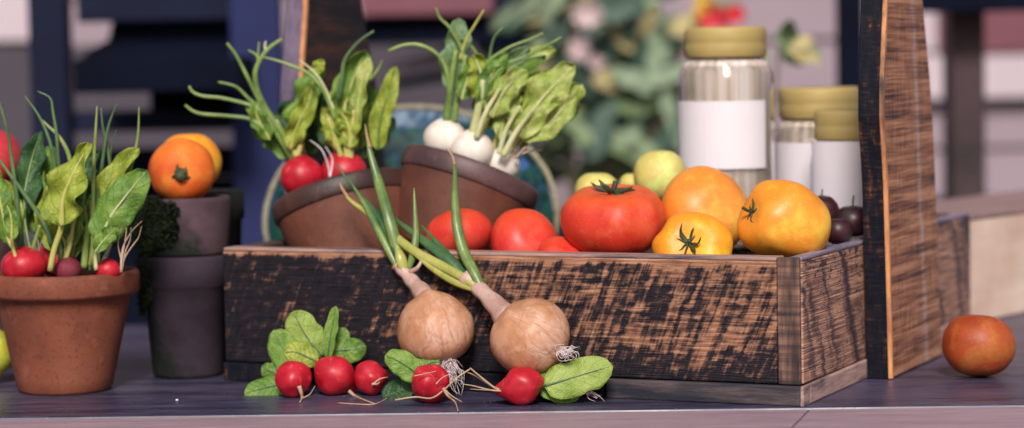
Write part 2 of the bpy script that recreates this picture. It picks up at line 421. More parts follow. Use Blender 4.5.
M['terrarim'] = m_terracotta('purple_brown_rim_clay', (0.06, 0.03, 0.034), (0.12, 0.062, 0.066), (0.20, 0.11, 0.11), 0.5, 0.3)
M['terrarust'] = m_terracotta('rust_clay', (0.11, 0.035, 0.022), (0.18, 0.060, 0.036), (0.25, 0.095, 0.06), 0.65, 0.4)
M['redtom'] = m_tomato('red_tomato_skin', (0.62, 0.035, 0.018), (0.74, 0.055, 0.025), (0.80, 0.15, 0.02), 0.2, 0.012)
M['redtom2'] = m_tomato('deep_red_tomato_skin', (0.60, 0.022, 0.016), (0.72, 0.04, 0.03), (0.76, 0.08, 0.02), 0.24, 0.01)
M['orange'] = m_tomato('orange_tomato_skin', (0.84, 0.26, 0.03), (0.90, 0.33, 0.055), None, 0.22)
M['yellow'] = m_tomato('yellow_tomato_skin', (0.88, 0.285, 0.020), (0.93, 0.36, 0.04), None, 0.2)
M['amber'] = m_tomato('amber_tomato_skin', (0.87, 0.29, 0.012), (0.93, 0.37, 0.025), None, 0.22)
M['potorange'] = m_tomato('blush_orange_skin', (0.60, 0.055, 0.008), (0.80, 0.15, 0.015), (0.84, 0.22, 0.02), 0.42, 0.010)
M['palegreen'] = m_tomato('pale_green_tomato_skin', (0.58, 0.46, 0.10), (0.74, 0.62, 0.20), None, 0.3)
M['lemon'] = m_tomato('lemon_skin', (0.50, 0.44, 0.03), (0.62, 0.55, 0.06), None, 0.35)
M['brownred'] = m_tomato('bronze_tomato_skin', (0.28, 0.034, 0.010), (0.48, 0.09, 0.018), None, 0.28)
M['crimson'] = m_tomato('crimson_skin', (0.45, 0.012, 0.03), (0.60, 0.03, 0.05), None, 0.3)
M['plum'] = m_tomato('plum_skin', (0.022, 0.006, 0.012), (0.05, 0.010, 0.018), None, 0.16)
M['beet'] = m_tomato('beet_skin', (0.13, 0.012, 0.03), (0.22, 0.02, 0.04), None, 0.4)
M['turnip'] = m_tomato('white_radish_skin', (0.74, 0.60, 0.50), (0.84, 0.74, 0.66), None, 0.35)
M['radish'] = m_radish()
M['onion'] = m_onion()
M['calyx'] = m_stalk('calyx_green', (0.030, 0.045, 0.022), (0.075, 0.10, 0.04), 0.6)
M['chive'] = m_stalk('chive_green', (0.055, 0.12, 0.05), (0.13, 0.22, 0.08))
M['chivelight'] = m_stalk('light_chive_green', (0.20, 0.28, 0.07), (0.34, 0.40, 0.13))
M['scal'] = m_stalk('scallion_green', (0.085, 0.16, 0.045), (0.22, 0.31, 0.085))
M['scald'] = m_stalk('dark_scallion_green', (0.035, 0.10, 0.045), (0.08, 0.17, 0.06))
M['scaly'] = m_stalk('yellow_scallion_green', (0.33, 0.34, 0.07), (0.48, 0.46, 0.13))
M['drytip'] = m_stalk('dry_tip', (0.36, 0.20, 0.10), (0.50, 0.32, 0.18), 0.7)
M['neck'] = m_stalk('onion_neck_skin', (0.46, 0.27, 0.22), (0.66, 0.46, 0.40), 0.5)
M['petyel'] = m_stalk('yellow_petiole', (0.42, 0.42, 0.10), (0.60, 0.58, 0.22))
M['petgrn'] = m_stalk('green_petiole', (0.10, 0.18, 0.04), (0.27, 0.37, 0.10))
M['petpale'] = m_stalk('pale_petiole', (0.46, 0.48, 0.20), (0.66, 0.66, 0.40))
M['ribdark'] = m_stalk('dark_midrib', (0.03, 0.10, 0.055), (0.06, 0.15, 0.07))
M['root'] = m_stalk('dry_root', (0.42, 0.27, 0.17), (0.60, 0.44, 0.32), 0.8)
M['rootw'] = m_stalk('pale_root', (0.72, 0.60, 0.62), (0.90, 0.82, 0.84), 0.8)
M['lfyel'] = m_leaf('yellow_green_leaf', (0.13, 0.22, 0.025), (0.37, 0.47, 0.05), (0.66, 0.70, 0.15), (0.54, 0.62, 0.18), vs=.25)
M['lfmid'] = m_leaf('mid_green_leaf', (0.06, 0.16, 0.03), (0.17, 0.34, 0.05), (0.38, 0.54, 0.11), (0.36, 0.50, 0.14), vs=.25)
M['lfdark'] = m_leaf('dark_green_leaf', (0.018, 0.07, 0.03), (0.045, 0.13, 0.045), (0.13, 0.25, 0.08), (0.17, 0.28, 0.10), vs=.3)
M['lfbright'] = m_leaf('bright_round_leaf', (0.12, 0.25, 0.04), (0.24, 0.42, 0.07), (0.40, 0.56, 0.14), (0.30, 0.47, 0.14), veins=5, vs=0.12)
M['lflime'] = m_leaf('lime_round_leaf', (0.20, 0.33, 0.05), (0.36, 0.50, 0.09), (0.54, 0.64, 0.19), (0.42, 0.55, 0.18), veins=5, vs=0.12)
M['lfpale'] = m_leaf('pale_chard_leaf', (0.16, 0.30, 0.04), (0.44, 0.56, 0.11), (0.86, 0.86, 0.42), (0.80, 0.82, 0.45), vs=.25)
M['lfgrey'] = m_leaf('grey_green_leaf', (0.10, 0.21, 0.10), (0.21, 0.35, 0.17), (0.38, 0.52, 0.28), (0.36, 0.48, 0.22), vs=.25)
M['bgdark'] = m_plain('far_dark_leaf', (0.04, 0.09, 0.065), 0.6)
M['bgmid'] = m_plain('far_mid_leaf', (0.15, 0.215, 0.10), 0.55)
M['bgtan'] = m_plain('far_tan_leaf', (0.42, 0.35, 0.16), 0.6)
M['bggrey'] = m_plain('far_grey_leaf', (0.24, 0.32, 0.21), 0.6)
M['bgpink'] = m_plain('pink_petal', (0.58, 0.44, 0.45), 0.6)
M['bgred'] = m_plain('red_petal', (0.62, 0.03, 0.05), 0.6)
M['bgyel'] = m_plain('yellow_petal', (0.70, 0.52, 0.08), 0.6)
M['bgstem'] = m_plain('woody_stem', (0.16, 0.12, 0.08), 0.7)
M['lid'] = m_plain('gold_lid', (0.48, 0.355, 0.13), 0.6, 0.12, 20, 0.05, Metallic=0.05)
M['label'] = m_plain('white_label', (0.86, 0.80, 0.87), 0.7, 0.02)
M['soil'] = m_plain('dark_soil', (0.02, 0.015, 0.012), 0.95, 0.6, 200, 0.8)
M['soilbits'] = m_plain('soil_bits', (0.13, 0.09, 0.08), 0.9, 0.6, 300)
M['blueshade'] = m_plain('shaded_chair_paint', (0.005, 0.008, 0.030), 0.7, 0.2, 8, Specular_IOR_Level=0.2)  # chair navy darkened, shade put into the colour
M['bluelit'] = m_plain('lit_chair_paint', (0.020, 0.027, 0.105), 0.6, 0.2, 8, Specular_IOR_Level=0.2)  # lit copy of the chair navy, light put into the colour
M['blackshade'] = m_plain('black_and_shaded_paint', (0.0025, 0.0045, 0.015), 0.8, 0.3, 8, Specular_IOR_Level=0.1)  # black of posts and bench; on the chair, shade put into the colour
M['brownpost'] = m_plain('brown_post', (0.045, 0.022, 0.028), 0.6, 0.5, 12)
M['pinkboard'] = m_plain('dusty_pink_paint', (0.19, 0.06, 0.085), 0.6, 0.1, 6)
M['whiteboard'] = m_plain('white_trim_paint', (0.58, 0.48, 0.54), 0.6, 0.04, 6)
M['siding'] = m_plain('mauve_siding_paint', (0.31, 0.24, 0.285), 0.7, 0.06, 5)
M['sidingdark'] = m_plain('shaded_siding_paint', (0.065, 0.052, 0.073), 0.7, 0.1, 5)  # darker copy of the siding, shade put into its colour
M['ground'] = m_plain('deck_boards', (0.10, 0.085, 0.085), 0.8, 0.3, 4)

def m_table():
    g = NT('slate_table_paint'); c = g.co()
    n1 = g.noise(g.co(scale=(9, 60, 9)), 1, 5, 0.65); n2 = g.noise(g.co(scale=(60, 500, 60)), 1, 4, 0.6); n3 = g.noise(c, 7, 4)
    col = g.ramp(n1, [(0.3, (0.022, 0.024, 0.058)), (0.55, (0.058, 0.052, 0.105)), (0.78, (0.14, 0.11, 0.18))])
    col = g.mix(g.ramp(n3, [(0.4, 0.0), (0.7, 0.45)]), col, (0.13, 0.10, 0.155))
    st = g.noise(g.co(scale=(4, 30, 4), loc=(2, 1, 0), warp=.4, wscale=3), 1, 5, .7)
    col = g.mix(g.ramp(st, [(0.38, 0.85), (0.52, 0.0)]), col, (0.012, 0.012, 0.030))
    col = g.mix(g.ramp(g.noise(g.co(scale=(22, 240, 22)), 1, 4, .7), [(0.56, 0.0), (0.68, 0.5)]), col, (0.20, 0.17, 0.26))
    col = g.mix(g.ramp(g.noise(c, 260, 3, .7), [(0.64, 0.0), (0.72, 0.5)]), col, (0.34, 0.30, 0.40))
    return g.fin(col, g.ramp(n1, [(0.3, 0.30), (0.7, 0.48)]), g.bump(n2, 0.25, 0.0008))
M['table'] = m_table()
def m_fboard():
    g = NT('mauve_front_board'); c = g.co()
    n1 = g.noise(g.co(scale=(7, 90, 90)), 1, 5, 0.65); n2 = g.noise(g.co(scale=(40, 700, 60)), 1, 4, 0.6)
    col = g.ramp(n1, [(0.3, (0.32, 0.21, 0.27)), (0.6, (0.46, 0.32, 0.37)), (0.8, (0.54, 0.40, 0.42))])
    col = g.mix(g.ramp(n2, [(0.35, 0.35), (0.6, 0.0)]), col, (0.13, 0.08, 0.10))
    return g.fin(col, 0.55, g.bump(n2, 0.3, 0.0008))
M['fboard'] = m_fboard()
def m_plate():
    g = NT('glazed_plate'); c = g.co()
    v = g.voro(g.co(warp=0.01, wscale=60), 95, 'F1', 1, 'Color'); r = g.sep(v)[0]
    z = g.sep(c)[1]
    col = g.ramp(r, [(0.0, (0.008, 0.03, 0.04)), (0.35, (0.015, 0.07, 0.06)), (0.62, (0.015, 0.06, 0.10)), (0.78, (0.05, 0.11, 0.30)), (0.80, (0.02, 0.05, 0.05)), (0.95, (0.32, 0.18, 0.09))], 'CONSTANT')
    n = g.noise(g.co(scale=(60, 14, 60), warp=0.5, wscale=1), 1, 3)
    grn = g.ramp(n, [(0.45, (0.008, 0.055, 0.042)), (0.62, (0.014, 0.09, 0.06)), (0.72, (0.10, 0.22, 0.15))])
    sky = g.ramp(g.noise(c, 90, 3), [(0.4, (0.05, 0.10, 0.17)), (0.62, (0.24, 0.32, 0.42))])
    f = g.ramp(g.math('MULTIPLY_ADD', g.noise(c, 30, 2), 0.02, z), [(0.0, 0.0), (0.02, 1.0)])
    col = g.mix(f, grn, col)
    f2 = g.ramp(g.math('MULTIPLY_ADD', g.noise(c, 60, 2), 0.01, z), [(0.136, 0.0), (0.142, 1.0)])
    col = g.mix(f2, col, sky)
    return g.fin(col, 0.55, Specular_IOR_Level=0.2)
M['plate'] = m_plate()
def m_rope():
    g = NT('twisted_rope'); c = g.co()
    n = g.noise(c, 220, 4, 0.6)
    return g.fin(g.ramp(n, [(0.3, (0.22, 0.19, 0.12)), (0.7, (0.46, 0.42, 0.30))]), 0.8, g.bump(n, 0.5, 0.001))
M['rope'] = m_rope()
def m_glass():
    g = NT('jar_glass'); g.fin((0.97, 0.97, 0.96), 0.03, IOR=1.35); g.b.inputs['Transmission Weight'].default_value = 1.0
    return g.m
M['glass'] = m_glass()
def m_pasta():
    g = NT('dried_pasta'); n = g.noise(g.co(scale=(130, 130, 3)), 1, 3, 0.6)
    return g.fin(g.ramp(n, [(0.34, (0.38, 0.38, 0.26)), (0.44, (0.66, 0.53, 0.46)), (0.54, (0.80, 0.66, 0.62)), (0.66, (0.92, 0.85, 0.84))]), 0.6)
M['pasta'] = m_pasta()
M['milk'] = m_plain('white_grain', (0.76, 0.68, 0.74), 0.6, 0.12, 90, 0.3)
def m_palebox():
    g = NT('pale_box_wood'); c = g.co()
    n = g.noise(g.co(scale=(8, 8, 60)), 1, 4); n2 = g.noise(c, 12, 3)
    col = g.ramp(n2, [(0.35, (0.74, 0.50, 0.40)), (0.65, (0.92, 0.72, 0.60))])
    col = g.mix(g.ramp(n, [(0.4, 0.0), (0.7, 0.3)]), col, (0.50, 0.30, 0.26))
    return g.fin(col, 0.6, g.bump(n, 0.2, 0.001))
M['palebox'] = m_palebox()
M['boxrim'] = m_plain('mauve_box_rim', (0.33, 0.21, 0.20), 0.6, 0.2, 30)
M['moss1'] = m_moss('mossy_clay', (0.050, 0.028, 0.038), (0.11, 0.064, 0.08), 0.50)
M['moss2'] = m_moss('mossy_clay_lower', (0.020, 0.012, 0.022), (0.050, 0.031, 0.048), 0.58)
M['moss3'] = m_moss('all_moss', (0.03, 0.035, 0.03), (0.05, 0.06, 0.035), 0.2)

# ================================================================ THE SETTING
def slab_from_ground(p, name, z0, z1, m, kind=None, bev=0.0015):
    V = [Vector((q[0], q[1], z)) for z in (z0, z1) for q in p]
    n = len(p); F = [tuple(range(n))[::-1], tuple(range(n, 2 * n))] + [(i, (i + 1) % n, n + (i + 1) % n, n + i) for i in range(n)]
    o = mesh(name, V, F, m, smooth=False); bevel(o, bev, 2)
    if kind: tag(o, kind=kind)
    return o
ga, gb = onz(0, 417.5, 0), onz(1024, 404.5, 0)          # joint between slate top and pale front board
gd = (gb - ga).normalized(); gn = Vector((-gd.y, gd.x, 0))
a0, b0 = ga - gd * 1.2, gb + gd * 1.2
slab_from_ground([a0, b0, b0 + gn * 0.72, a0 + gn * 0.72], 'table_top', -0.03, 0.0, M['table'], 'structure', 0.0025)
s1, s2 = onz(810, 409.5, 0), onz(792, 428, 0); sdv = (s2 - s1).normalized()
s1 = a0 + gd * ((s1 - a0).dot(gd))
def fb(pl): return slab_from_ground(pl, 'table_front_board', -0.032, -0.0015, M['fboard'], 'structure', 0.0015)
gap = gn * -0.0015
k = 0.20 / abs(sdv.dot(gn))
fb([a0 + gap, a0 - gn * 0.20, s1 + sdv * k - gd * 0.0008, s1 + gap - gd * 0.0008])
fb([s1 + gap + gd * 0.0008, s1 + sdv * k + gd * 0.0008, b0 - gn * 0.20, b0 + gap])
V, F = box(-8, 8, -4, 12, -0.80, -0.75); tag(mesh('ground', V, F, M['ground'], smooth=False), kind='structure')

# clapboard wall far behind
WYD = 5.2
def wallz(px, py): return at(px, py, WYD).z
wall = empty('house_wall', (0, WYD, -0.75), label='mauve clapboard house wall with white and pink trim, far behind the table', cat='wall')
zt = 0.02
V, F = [], []
zz = -0.75
while zz < 3.0:
    v, f = merge(([Vector((-5, WYD, zz)), Vector((5, WYD, zz)), Vector((5, WYD - 0.02, zz)), Vector((-5, WYD - 0.02, zz)), Vector((-5, WYD, zz + 0.12)), Vector((5, WYD, zz + 0.12)), Vector((5, WYD - 0.004, zz + 0.12)), Vector((-5, WYD - 0.004, zz + 0.12))],
                  [(0, 1, 2, 3), (3, 2, 6, 7), (7, 6, 5, 4), (1, 0, 4, 5)]))
    n = len(V); V += v; F += [tuple(i + n for i in q) for q in f]; zz += 0.12
mesh('siding', V, F, M['siding'], wall, smooth=False)
def panel(name, x0, x1, y0, y1, Y, m, parent, th=0.03, bev=0.003):
    """a board whose face spans these picture columns / rows at distance Y"""
    A, B = at(x0, (y0 + y1) / 2, Y), at(x1, (y0 + y1) / 2, Y); xm = (x0 + x1) / 2
    z1_, z0_ = at(xm, y0, Y).z, at(xm, y1, Y).z
    V, F = box(A.x, B.x, Y, Y + th, z0_, z1_)
    return bevel(mesh(name, V, F, m, parent, smooth=False), bev)
panel('trim_board', -200, 36, -60, 43, 5.14, M['whiteboard'], wall)
panel('lower_siding', -200, 520, 44, 420, 5.12, M['sidingdark'], wall)
panel('trim_board', 905, 1200, 52, 97, 5.14, M['whiteboard'], wall)
panel('trim_board', 938, 1200, -40, 51, 5.13, M['pinkboard'], wall)
panel('trim_board', 905, 937, -40, 51, 5.14, M['whiteboard'], wall)

# dark porch posts
def post(x0, x1, y0, y1, Y, m, label, th=0.06):
    o = panel('porch_post', x0, x1, y0, y1, Y, m, None, th); tag(o, label, 'post'); return o
post(842, 866, -60, 420, 3.9, M['blackshade'], 'black porch post directly left of the tall sawn upright')
post(952, 986, -60, 420, 3.9, M['brownpost'], 'brown porch post right of the tall sawn upright', 0.08)
o = panel('porch_beam', 905, 1300, -60, 9, 3.8, M['blackshade'], None, 0.08); tag(o, 'dark beam crossing the top right corner above the brown post', 'beam')
o = panel('low_slab', 905, 1300, 196, 216, 4.3, M['blackshade'], None, 0.08); tag(o, 'dark low rail behind the pale wooden box', 'slab')  # plain dark slab filling the dark base of the wall

# navy chair behind the stacked pots, its shade put into darker paint colours
ch = empty('wooden_chair', (at(160, 200, 3.6).x, 3.6, -0.75), label='navy blue wooden chair behind the mossy pots', cat='chair')
panel('leg', 38, 76, -60, 760, 3.55, M['blueshade'], ch, 0.05)
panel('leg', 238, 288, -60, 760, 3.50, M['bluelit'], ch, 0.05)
panel('back_rail', 76, 238, -60, 21, 3.58, M['blueshade'], ch, 0.03)
panel('seat', 74, 240, 58, 92, 3.30, M['blackshade'], ch, 0.40)
panel('side_panel', 150, 240, 90, 128, 3.60, M['blackshade'], ch, 0.02)
panel('lower_panel', 74, 240, 179, 480, 3.60, M['blackshade'], ch, 0.02)
panel('stretcher', 74, 240, 110, 131, 3.57, M['blueshade'], ch, 0.03)
panel('stretcher', 74, 240, 148, 178, 3.57, M['blackshade'], ch, 0.03)
pA, pB = at(60, 80, 3.57), at(190, -30, 3.57)                 # sloping arm brace and dark back panel
V = []
for Y in (3.62, 3.66):
    for x, y in ((74, 64), (92, 48), (108, 40), (114, 14), (240, -30), (240, 66)): V.append(at(x, y, Y))
n = 6; F = [tuple(range(n)), tuple(range(2 * n - 1, n - 1, -1))] + [(i + n, (i + 1) % n + n, (i + 1) % n, i) for i in range(n)]
mesh('back_panel', V, F, M['blackshade'], ch, smooth=False)
# bench behind the crate
bn = empty('garden_bench', (at(430, 60, 4.2).x, 4.2, -0.75), label='dark bench with a dusty pink seat behind the leafy pots', cat='bench')
panel('seat', 360, 492, -60, 15, 4.2, M['pinkboard'], bn, 0.35)
panel('apron', 350, 512, 16, 44, 4.24, M['blackshade'], bn, 0.03)
panel('leg', 500, 532, -60, 700, 4.26, M['blueshade'], bn, 0.05)
panel('leg', 344, 364, 44, 700, 4.26, M['blackshade'], bn, 0.05)
V, F = [], []
for Y in (4.5, 4.53):
    for x, y in ((380, 66), (452, 46), (470, 60), (395, 76)): V.append(at(x, y, Y))
F = [(0, 1, 2, 3), (7, 6, 5, 4)] + [(i + 4, (i + 1) % 4 + 4, (i + 1) % 4, i) for i in range(4)]
mesh('slat', V, F, M['whiteboard'], bn, smooth=False)
V = []
for Y in (4.42, 4.45):
    for x, y in ((380, 82), (475, 64), (500, 72), (400, 88)): V.append(at(x, y, Y))
mesh('slat', V, F, M['blackshade'], bn, smooth=False)

# ================================================================ WOODEN CRATE
crate = empty('wooden_crate', CR, (0, 0, -TH), 'charred dark wooden crate with tall side uprights, holding pots, tomatoes and jars', 'crate')
def cbox(name, x0, x1, y0, y1, z0, z1, m, bev=0.0018):
    V, F = box(x0, x1, y0, y1, z0, z1); o = mesh(name, V, F, m, crate, local=True, smooth=False); return bevel(o, bev, 3)
cbox('front_panel', -CL + 0.003, -CT - 0.0008, 0.0, CT, 0.018, CH - 0.0025, M['front'])
cbox('front_rim', -CL + 0.004, -CT - 0.001, 0.0006, CT + 0.001, CH - 0.0024, CH + 0.0006, M['rim'], 0.001)
# right end wall: end grain strip, board, top edge
cbox('corner_strip', -CT, -0.0012, -0.001, 0.0035, 0.018, CH + 0.001, M['endgrain'], 0.0012)
cbox('end_panel', -0.0125, 0.0, 0.0038, CD, 0.018, CH - 0.0025, M['end'])
cbox('end_rim', -0.0120, -0.0004, 0.0042, CD, CH - 0.0024, CH + 0.0012, M['rimside'], 0.0012)
cbox('end_panel', -CL, -CL + CT, CT + 0.001, CD - CT - 0.001, 0.018, CH, M['inside'])
cbox('back_panel', -CL, -CT - 0.001, CD - CT, CD, 0.018, CH, M['inside'])
cbox('bottom_panel', -CL + CT, -CT, CT + 0.001, CD - CT, 0.012, 0.0175, M['inside'])
cbox('tray', -0.285, -0.0135, CT + 0.002, CD - CT - 0.002, 0.088, 0.098, M['inside'])
cbox('tray', -CL + CT + 0.001, -0.286, CT + 0.002, 0.235, 0.088, 0.098, M['inside'])
# plinth
jx = -0.178
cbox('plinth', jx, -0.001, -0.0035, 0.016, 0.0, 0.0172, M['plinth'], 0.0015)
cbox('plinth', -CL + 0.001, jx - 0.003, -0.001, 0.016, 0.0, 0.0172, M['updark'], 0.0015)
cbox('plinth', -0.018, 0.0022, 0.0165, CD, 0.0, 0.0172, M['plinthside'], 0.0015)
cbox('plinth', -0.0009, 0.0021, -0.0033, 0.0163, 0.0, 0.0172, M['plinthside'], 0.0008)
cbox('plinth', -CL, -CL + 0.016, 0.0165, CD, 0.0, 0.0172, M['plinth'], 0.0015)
# tapered uprights: broad boards on both ends
def upright(xo, th, mface, medge):
    """board from xo to xo+th; outline given per height as (y0,y1)"""
    prof = [(0.001, 0.184, 0.361), (0.10, 0.178, 0.350), (0.18, 0.172, 0.341), (0.24, 0.162, 0.332), (0.27, 0.1635, 0.325), (0.31, 0.1705, 0.312), (0.35, 0.178, 0.298), (0.42, 0.184, 0.280)]
    V = []
    for z, ya, yb in prof:
        V += [Vector((xo, ya, z)), Vector((xo + th, ya, z)), Vector((xo + th, yb, z)), Vector((xo, yb, z))]
    F = [(3, 2, 1, 0), tuple(range(len(V) - 4, len(V)))]
    for k in range(len(prof) - 1):
        for j in range(4): F.append((k * 4 + j, k * 4 + (j + 1) % 4, k * 4 + 4 + (j + 1) % 4, k * 4 + 4 + j))
    o = mesh('upright', V, F, mface, crate, local=True, smooth=False); bevel(o, 0.0012, 2)
    # dark sawn front edge, rubbed to bare wood along the corner
    V = []
    for z, ya, yb in prof: V += [Vector((xo + 0.0005, ya - 0.0015, z)), Vector((xo + th - 0.003, ya - 0.0015, z)), Vector((xo + th - 0.003, ya + 0.002, z)), Vector((xo + 0.0005, ya + 0.002, z))]
    mesh('edge_face', V, F, medge, o, local=True, smooth=False)
    V = []
    for z, ya, yb in prof: V += [Vector((xo + th - 0.0029, ya - 0.0012, z)), Vector((xo + th + 0.0007, ya - 0.0004, z)), Vector((xo + th + 0.0007, ya + 0.0035, z)), Vector((xo + th - 0.0029, ya + 0.003, z))]
    mesh('corner_edge', V, F, M['uparris'], o, local=True, smooth=False)
    return o
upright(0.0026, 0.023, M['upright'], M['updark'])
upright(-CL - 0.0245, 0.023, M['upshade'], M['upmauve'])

# ================================================================ FRUIT
def crot(ax=0, ay=0, az=0): return Matrix.Rotation(ay, 4, 'Y') @ Matrix.Rotation(ax, 4, 'X') @ Matrix.Rotation(az, 4, 'Z')
def fruit_mesh(r, h, lobes=0, amp=0.0, dim=0.18, dw=0.3, seed=0, n=56, k=34, bottom=0.03, lop=0.0, wob=0.03):
    V, F = [], []
    for i in range(k + 1):
        th = PI * i / k
        s, c = math.sin(th), math.cos(th)
        for j in range(n):
            a = 2 * PI * j / n
            lb = 1 + amp * math.cos(lobes * a + 1.3 * math.sin(a * 2 + seed)) * (0.35 + 0.65 * max(c, 0)) * (s ** 0.5 if s > 0 else 0)
            wv = 1 + wob * noise.noise(Vector((s * math.cos(a) * 1.2 + seed, s * math.sin(a) * 1.2, c * 1.2 + seed * 0.7)))
            rr = r * (s ** 0.92 if s > 1e-6 else 0) * lb * wv * (1 + lop * c)
            z = h * c - h * dim * math.exp(-(s / dw) ** 2) * (1 if c > 0 else -bottom / max(dim, 0.01))
            V.append(Vector((rr * math.cos(a), rr * math.sin(a), z * wv)))
    for i in range(k):
        for j in range(n):
            q = (j + 1) % n; F.append((i * n + j, (i + 1) * n + j, (i + 1) * n + q, i * n + q))
    return V, F
def sepals(r, num=5, w=0.16, seed=0, lift=0.25, stem=0.35, sr=0.055):
    rnd = random.Random(seed); parts = []
    for i in range(num):
        a = 2 * PI * i / num + rnd.uniform(-.25, .25); L = r * rnd.uniform(0.8, 1.15); cu = rnd.uniform(-0.2, 0.6) * lift
        pts = []
        for t in (0.05, 0.35, 0.7, 1.0):
            bend = a + 0.5 * (t ** 2) * rnd.uniform(-1, 1)
            pts.append(Vector((math.cos(bend) * L * t, math.sin(bend) * L * t, r * (0.10 + cu * t * t - 0.1 * t))))
        parts.append(tube(pts, 0, 0, 9, 6, rf=lambda t: r * w * (0.55 + 0.9 * t) * (1 - t) ** 0.7 + r * 0.012, flat=0.45))
    parts.append(tube([Vector((0, 0, -r * .1)), Vector((r * .03, 0, r * stem * .5)), Vector((r * .14, r * .05, r * stem))], r * sr * 2.2, r * sr * 2.4, 7, 7))
    return merge(*parts)
def fruit(name, label, cat, px, py, Y, rpx, hr, m, tilt=(0, 0, 0), lobes=0, amp=0, dim=0.18, dw=0.3, seed=0, cal=0, calr=0.5, lop=0.0, group=None, calm='calyx', part='fruit', zmin=None, stem=.35, sep=None, wob=0.03, base=None):
    p = at(px, py, Y) if not isinstance(Y, Vector) else Y
    s = scale_at(p); r = rpx * s; h = r * hr
    Mx = crot(*[R(q) for q in tilt])
    V, F = fruit_mesh(r, h, lobes, amp, dim, dw, seed, lop=lop, wob=wob)
    V = [p + (Mx @ v) for v in V]
    if zmin is not None:
        d = zmin - min(v.z for v in V)
        # settle it on its support
        V = [v + Vector((0, 0, d)) for v in V]; p = p + Vector((0, 0, d))
    if not cal:
        o = mesh(name, V, F, m, None, origin=p); return tag(o, label, cat, group)
    t = empty(name, p, label=label, cat=cat, group=group)
    mesh(part, V, F, m, t)
    V, F = sepals(r * calr, cal, seed=seed, stem=stem) if sep is None else sepals(r * calr, cal, seed=seed, stem=stem, **sep)
    top = h * (1 - dim) + r * 0.01
    mesh('calyx', [p + (Mx @ (v + Vector((0, 0, top)))) for v in V], F, M[calm], t)
    return t

def cf(px, py, b): return infront(px, py, b)
def F_(name, label, px, py, b, rpx, hr, m, **k): return fruit(name, label, 'tomato', px, py, cf(px, py, b), rpx, hr, m, **k)
F_('tomato', 'big ribbed red tomato with a dark calyx on top', 614, 219, 0.075, 52.5, 0.76, M['redtom'], tilt=(10, 0, 25), lobes=6, amp=0.075, dim=0.34, dw=0.50, seed=3, cal=7, calr=0.42, stem=.5, sep=dict(lift=1.7, w=.17))
F_('tomato', 'dark-stemmed red tomato behind the upright scallion blade', 458, 236, 0.062, 35, 0.74, M['redtom2'], tilt=(-20, -18, 0), lobes=5, amp=0.05, dim=0.16, seed=5, cal=5, calr=0.5)
F_('tomato', 'smooth red tomato under the rim of the right-leaning brown bowl', 525, 243, 0.075, 36, 0.76, M['redtom2'], tilt=(50, 40, 0), lobes=4, amp=0.02, dim=0.10, seed=8)
F_('tomato', 'low red tomato barely showing above the crate rim beside the big ribbed red one', 562, 258, 0.05, 26, 0.7, M['redtom2'], tilt=(30, 20, 0), seed=9)
F_('tomato', 'smooth round orange tomato in the crate below the tall labelled jar', 704, 212, 0.135, 45, 0.88, M['orange'], tilt=(60, 55, 0), dim=0.1, seed=11, wob=.06)
F_('tomato', 'small amber tomato with a green calyx facing front, lowest at the crate rim', 693, 250, 0.042, 40, 0.74, M['amber'], tilt=(62, -34, 0), lobes=5, amp=0.085, dim=0.34, dw=0.45, seed=2, cal=8, calr=0.40, sep=dict(lift=1.5, w=.2))
F_('tomato', 'largest yellow-orange tomato with its stem on the left flank, at the crate corner', 786, 222, 0.075, 40, 1.26, M['yellow'], tilt=(24, -72, 0), lobes=3, amp=0.05, dim=0.22, dw=0.42, seed=17, cal=5, calr=0.32, lop=0.03, wob=.11, sep=dict(lift=.6, w=.17), stem=1.0)
F_('tomato', 'round pale green tomato behind the big red one, touching the tall jar', 660, 176, 0.23, 27, 1.0, M['palegreen'], dim=0.06, seed=21)
F_('tomato', 'low yellow-green tomato peeking over the big ribbed red one, on its left', 597, 192, 0.20, 23, 0.88, M['palegreen'], dim=0.06, seed=22)
F_('tomato', 'smallest yellow-green tomato between the two pale green ones', 631, 184, 0.26, 12, 0.9, M['palegreen'], dim=0.06, seed=23)
fruit('plum', 'dark plum half hidden behind the largest yellow-orange tomato', 'plum', 822, 211, cf(822, 211, 0.22), 17, 0.95, M['plum'], dim=0.1, seed=31, cal=3, calr=0.35, stem=1.2)
fruit('plum', 'dark red plum with an upright stem against the tall sawn upright', 'plum', 853, 221, cf(853, 221, 0.22), 19, 0.85, M['plum'], dim=0.15, seed=32, cal=3, calr=0.4, stem=1.5)
fruit('plum', 'lowest plum at the inner corner of the crate, below the other two', 'plum', 838, 231, cf(838, 231, 0.17), 15, 0.9, M['plum'], dim=0.12, seed=33)
# supports the eye cannot see are the tray and lower fruit; the lower layer shows between them
fruit('tomato', 'bronze red tomato on the bare table right of the crate, below the pale box', 'tomato', 979, 350, onz(985, 381, 0) + Vector((0, 0.030, 0.031)), 36.5, 0.87, M['brownred'], tilt=(-12, 6, 0), dim=0.12, seed=41, lobes=5, amp=0.015, zmin=0.0)

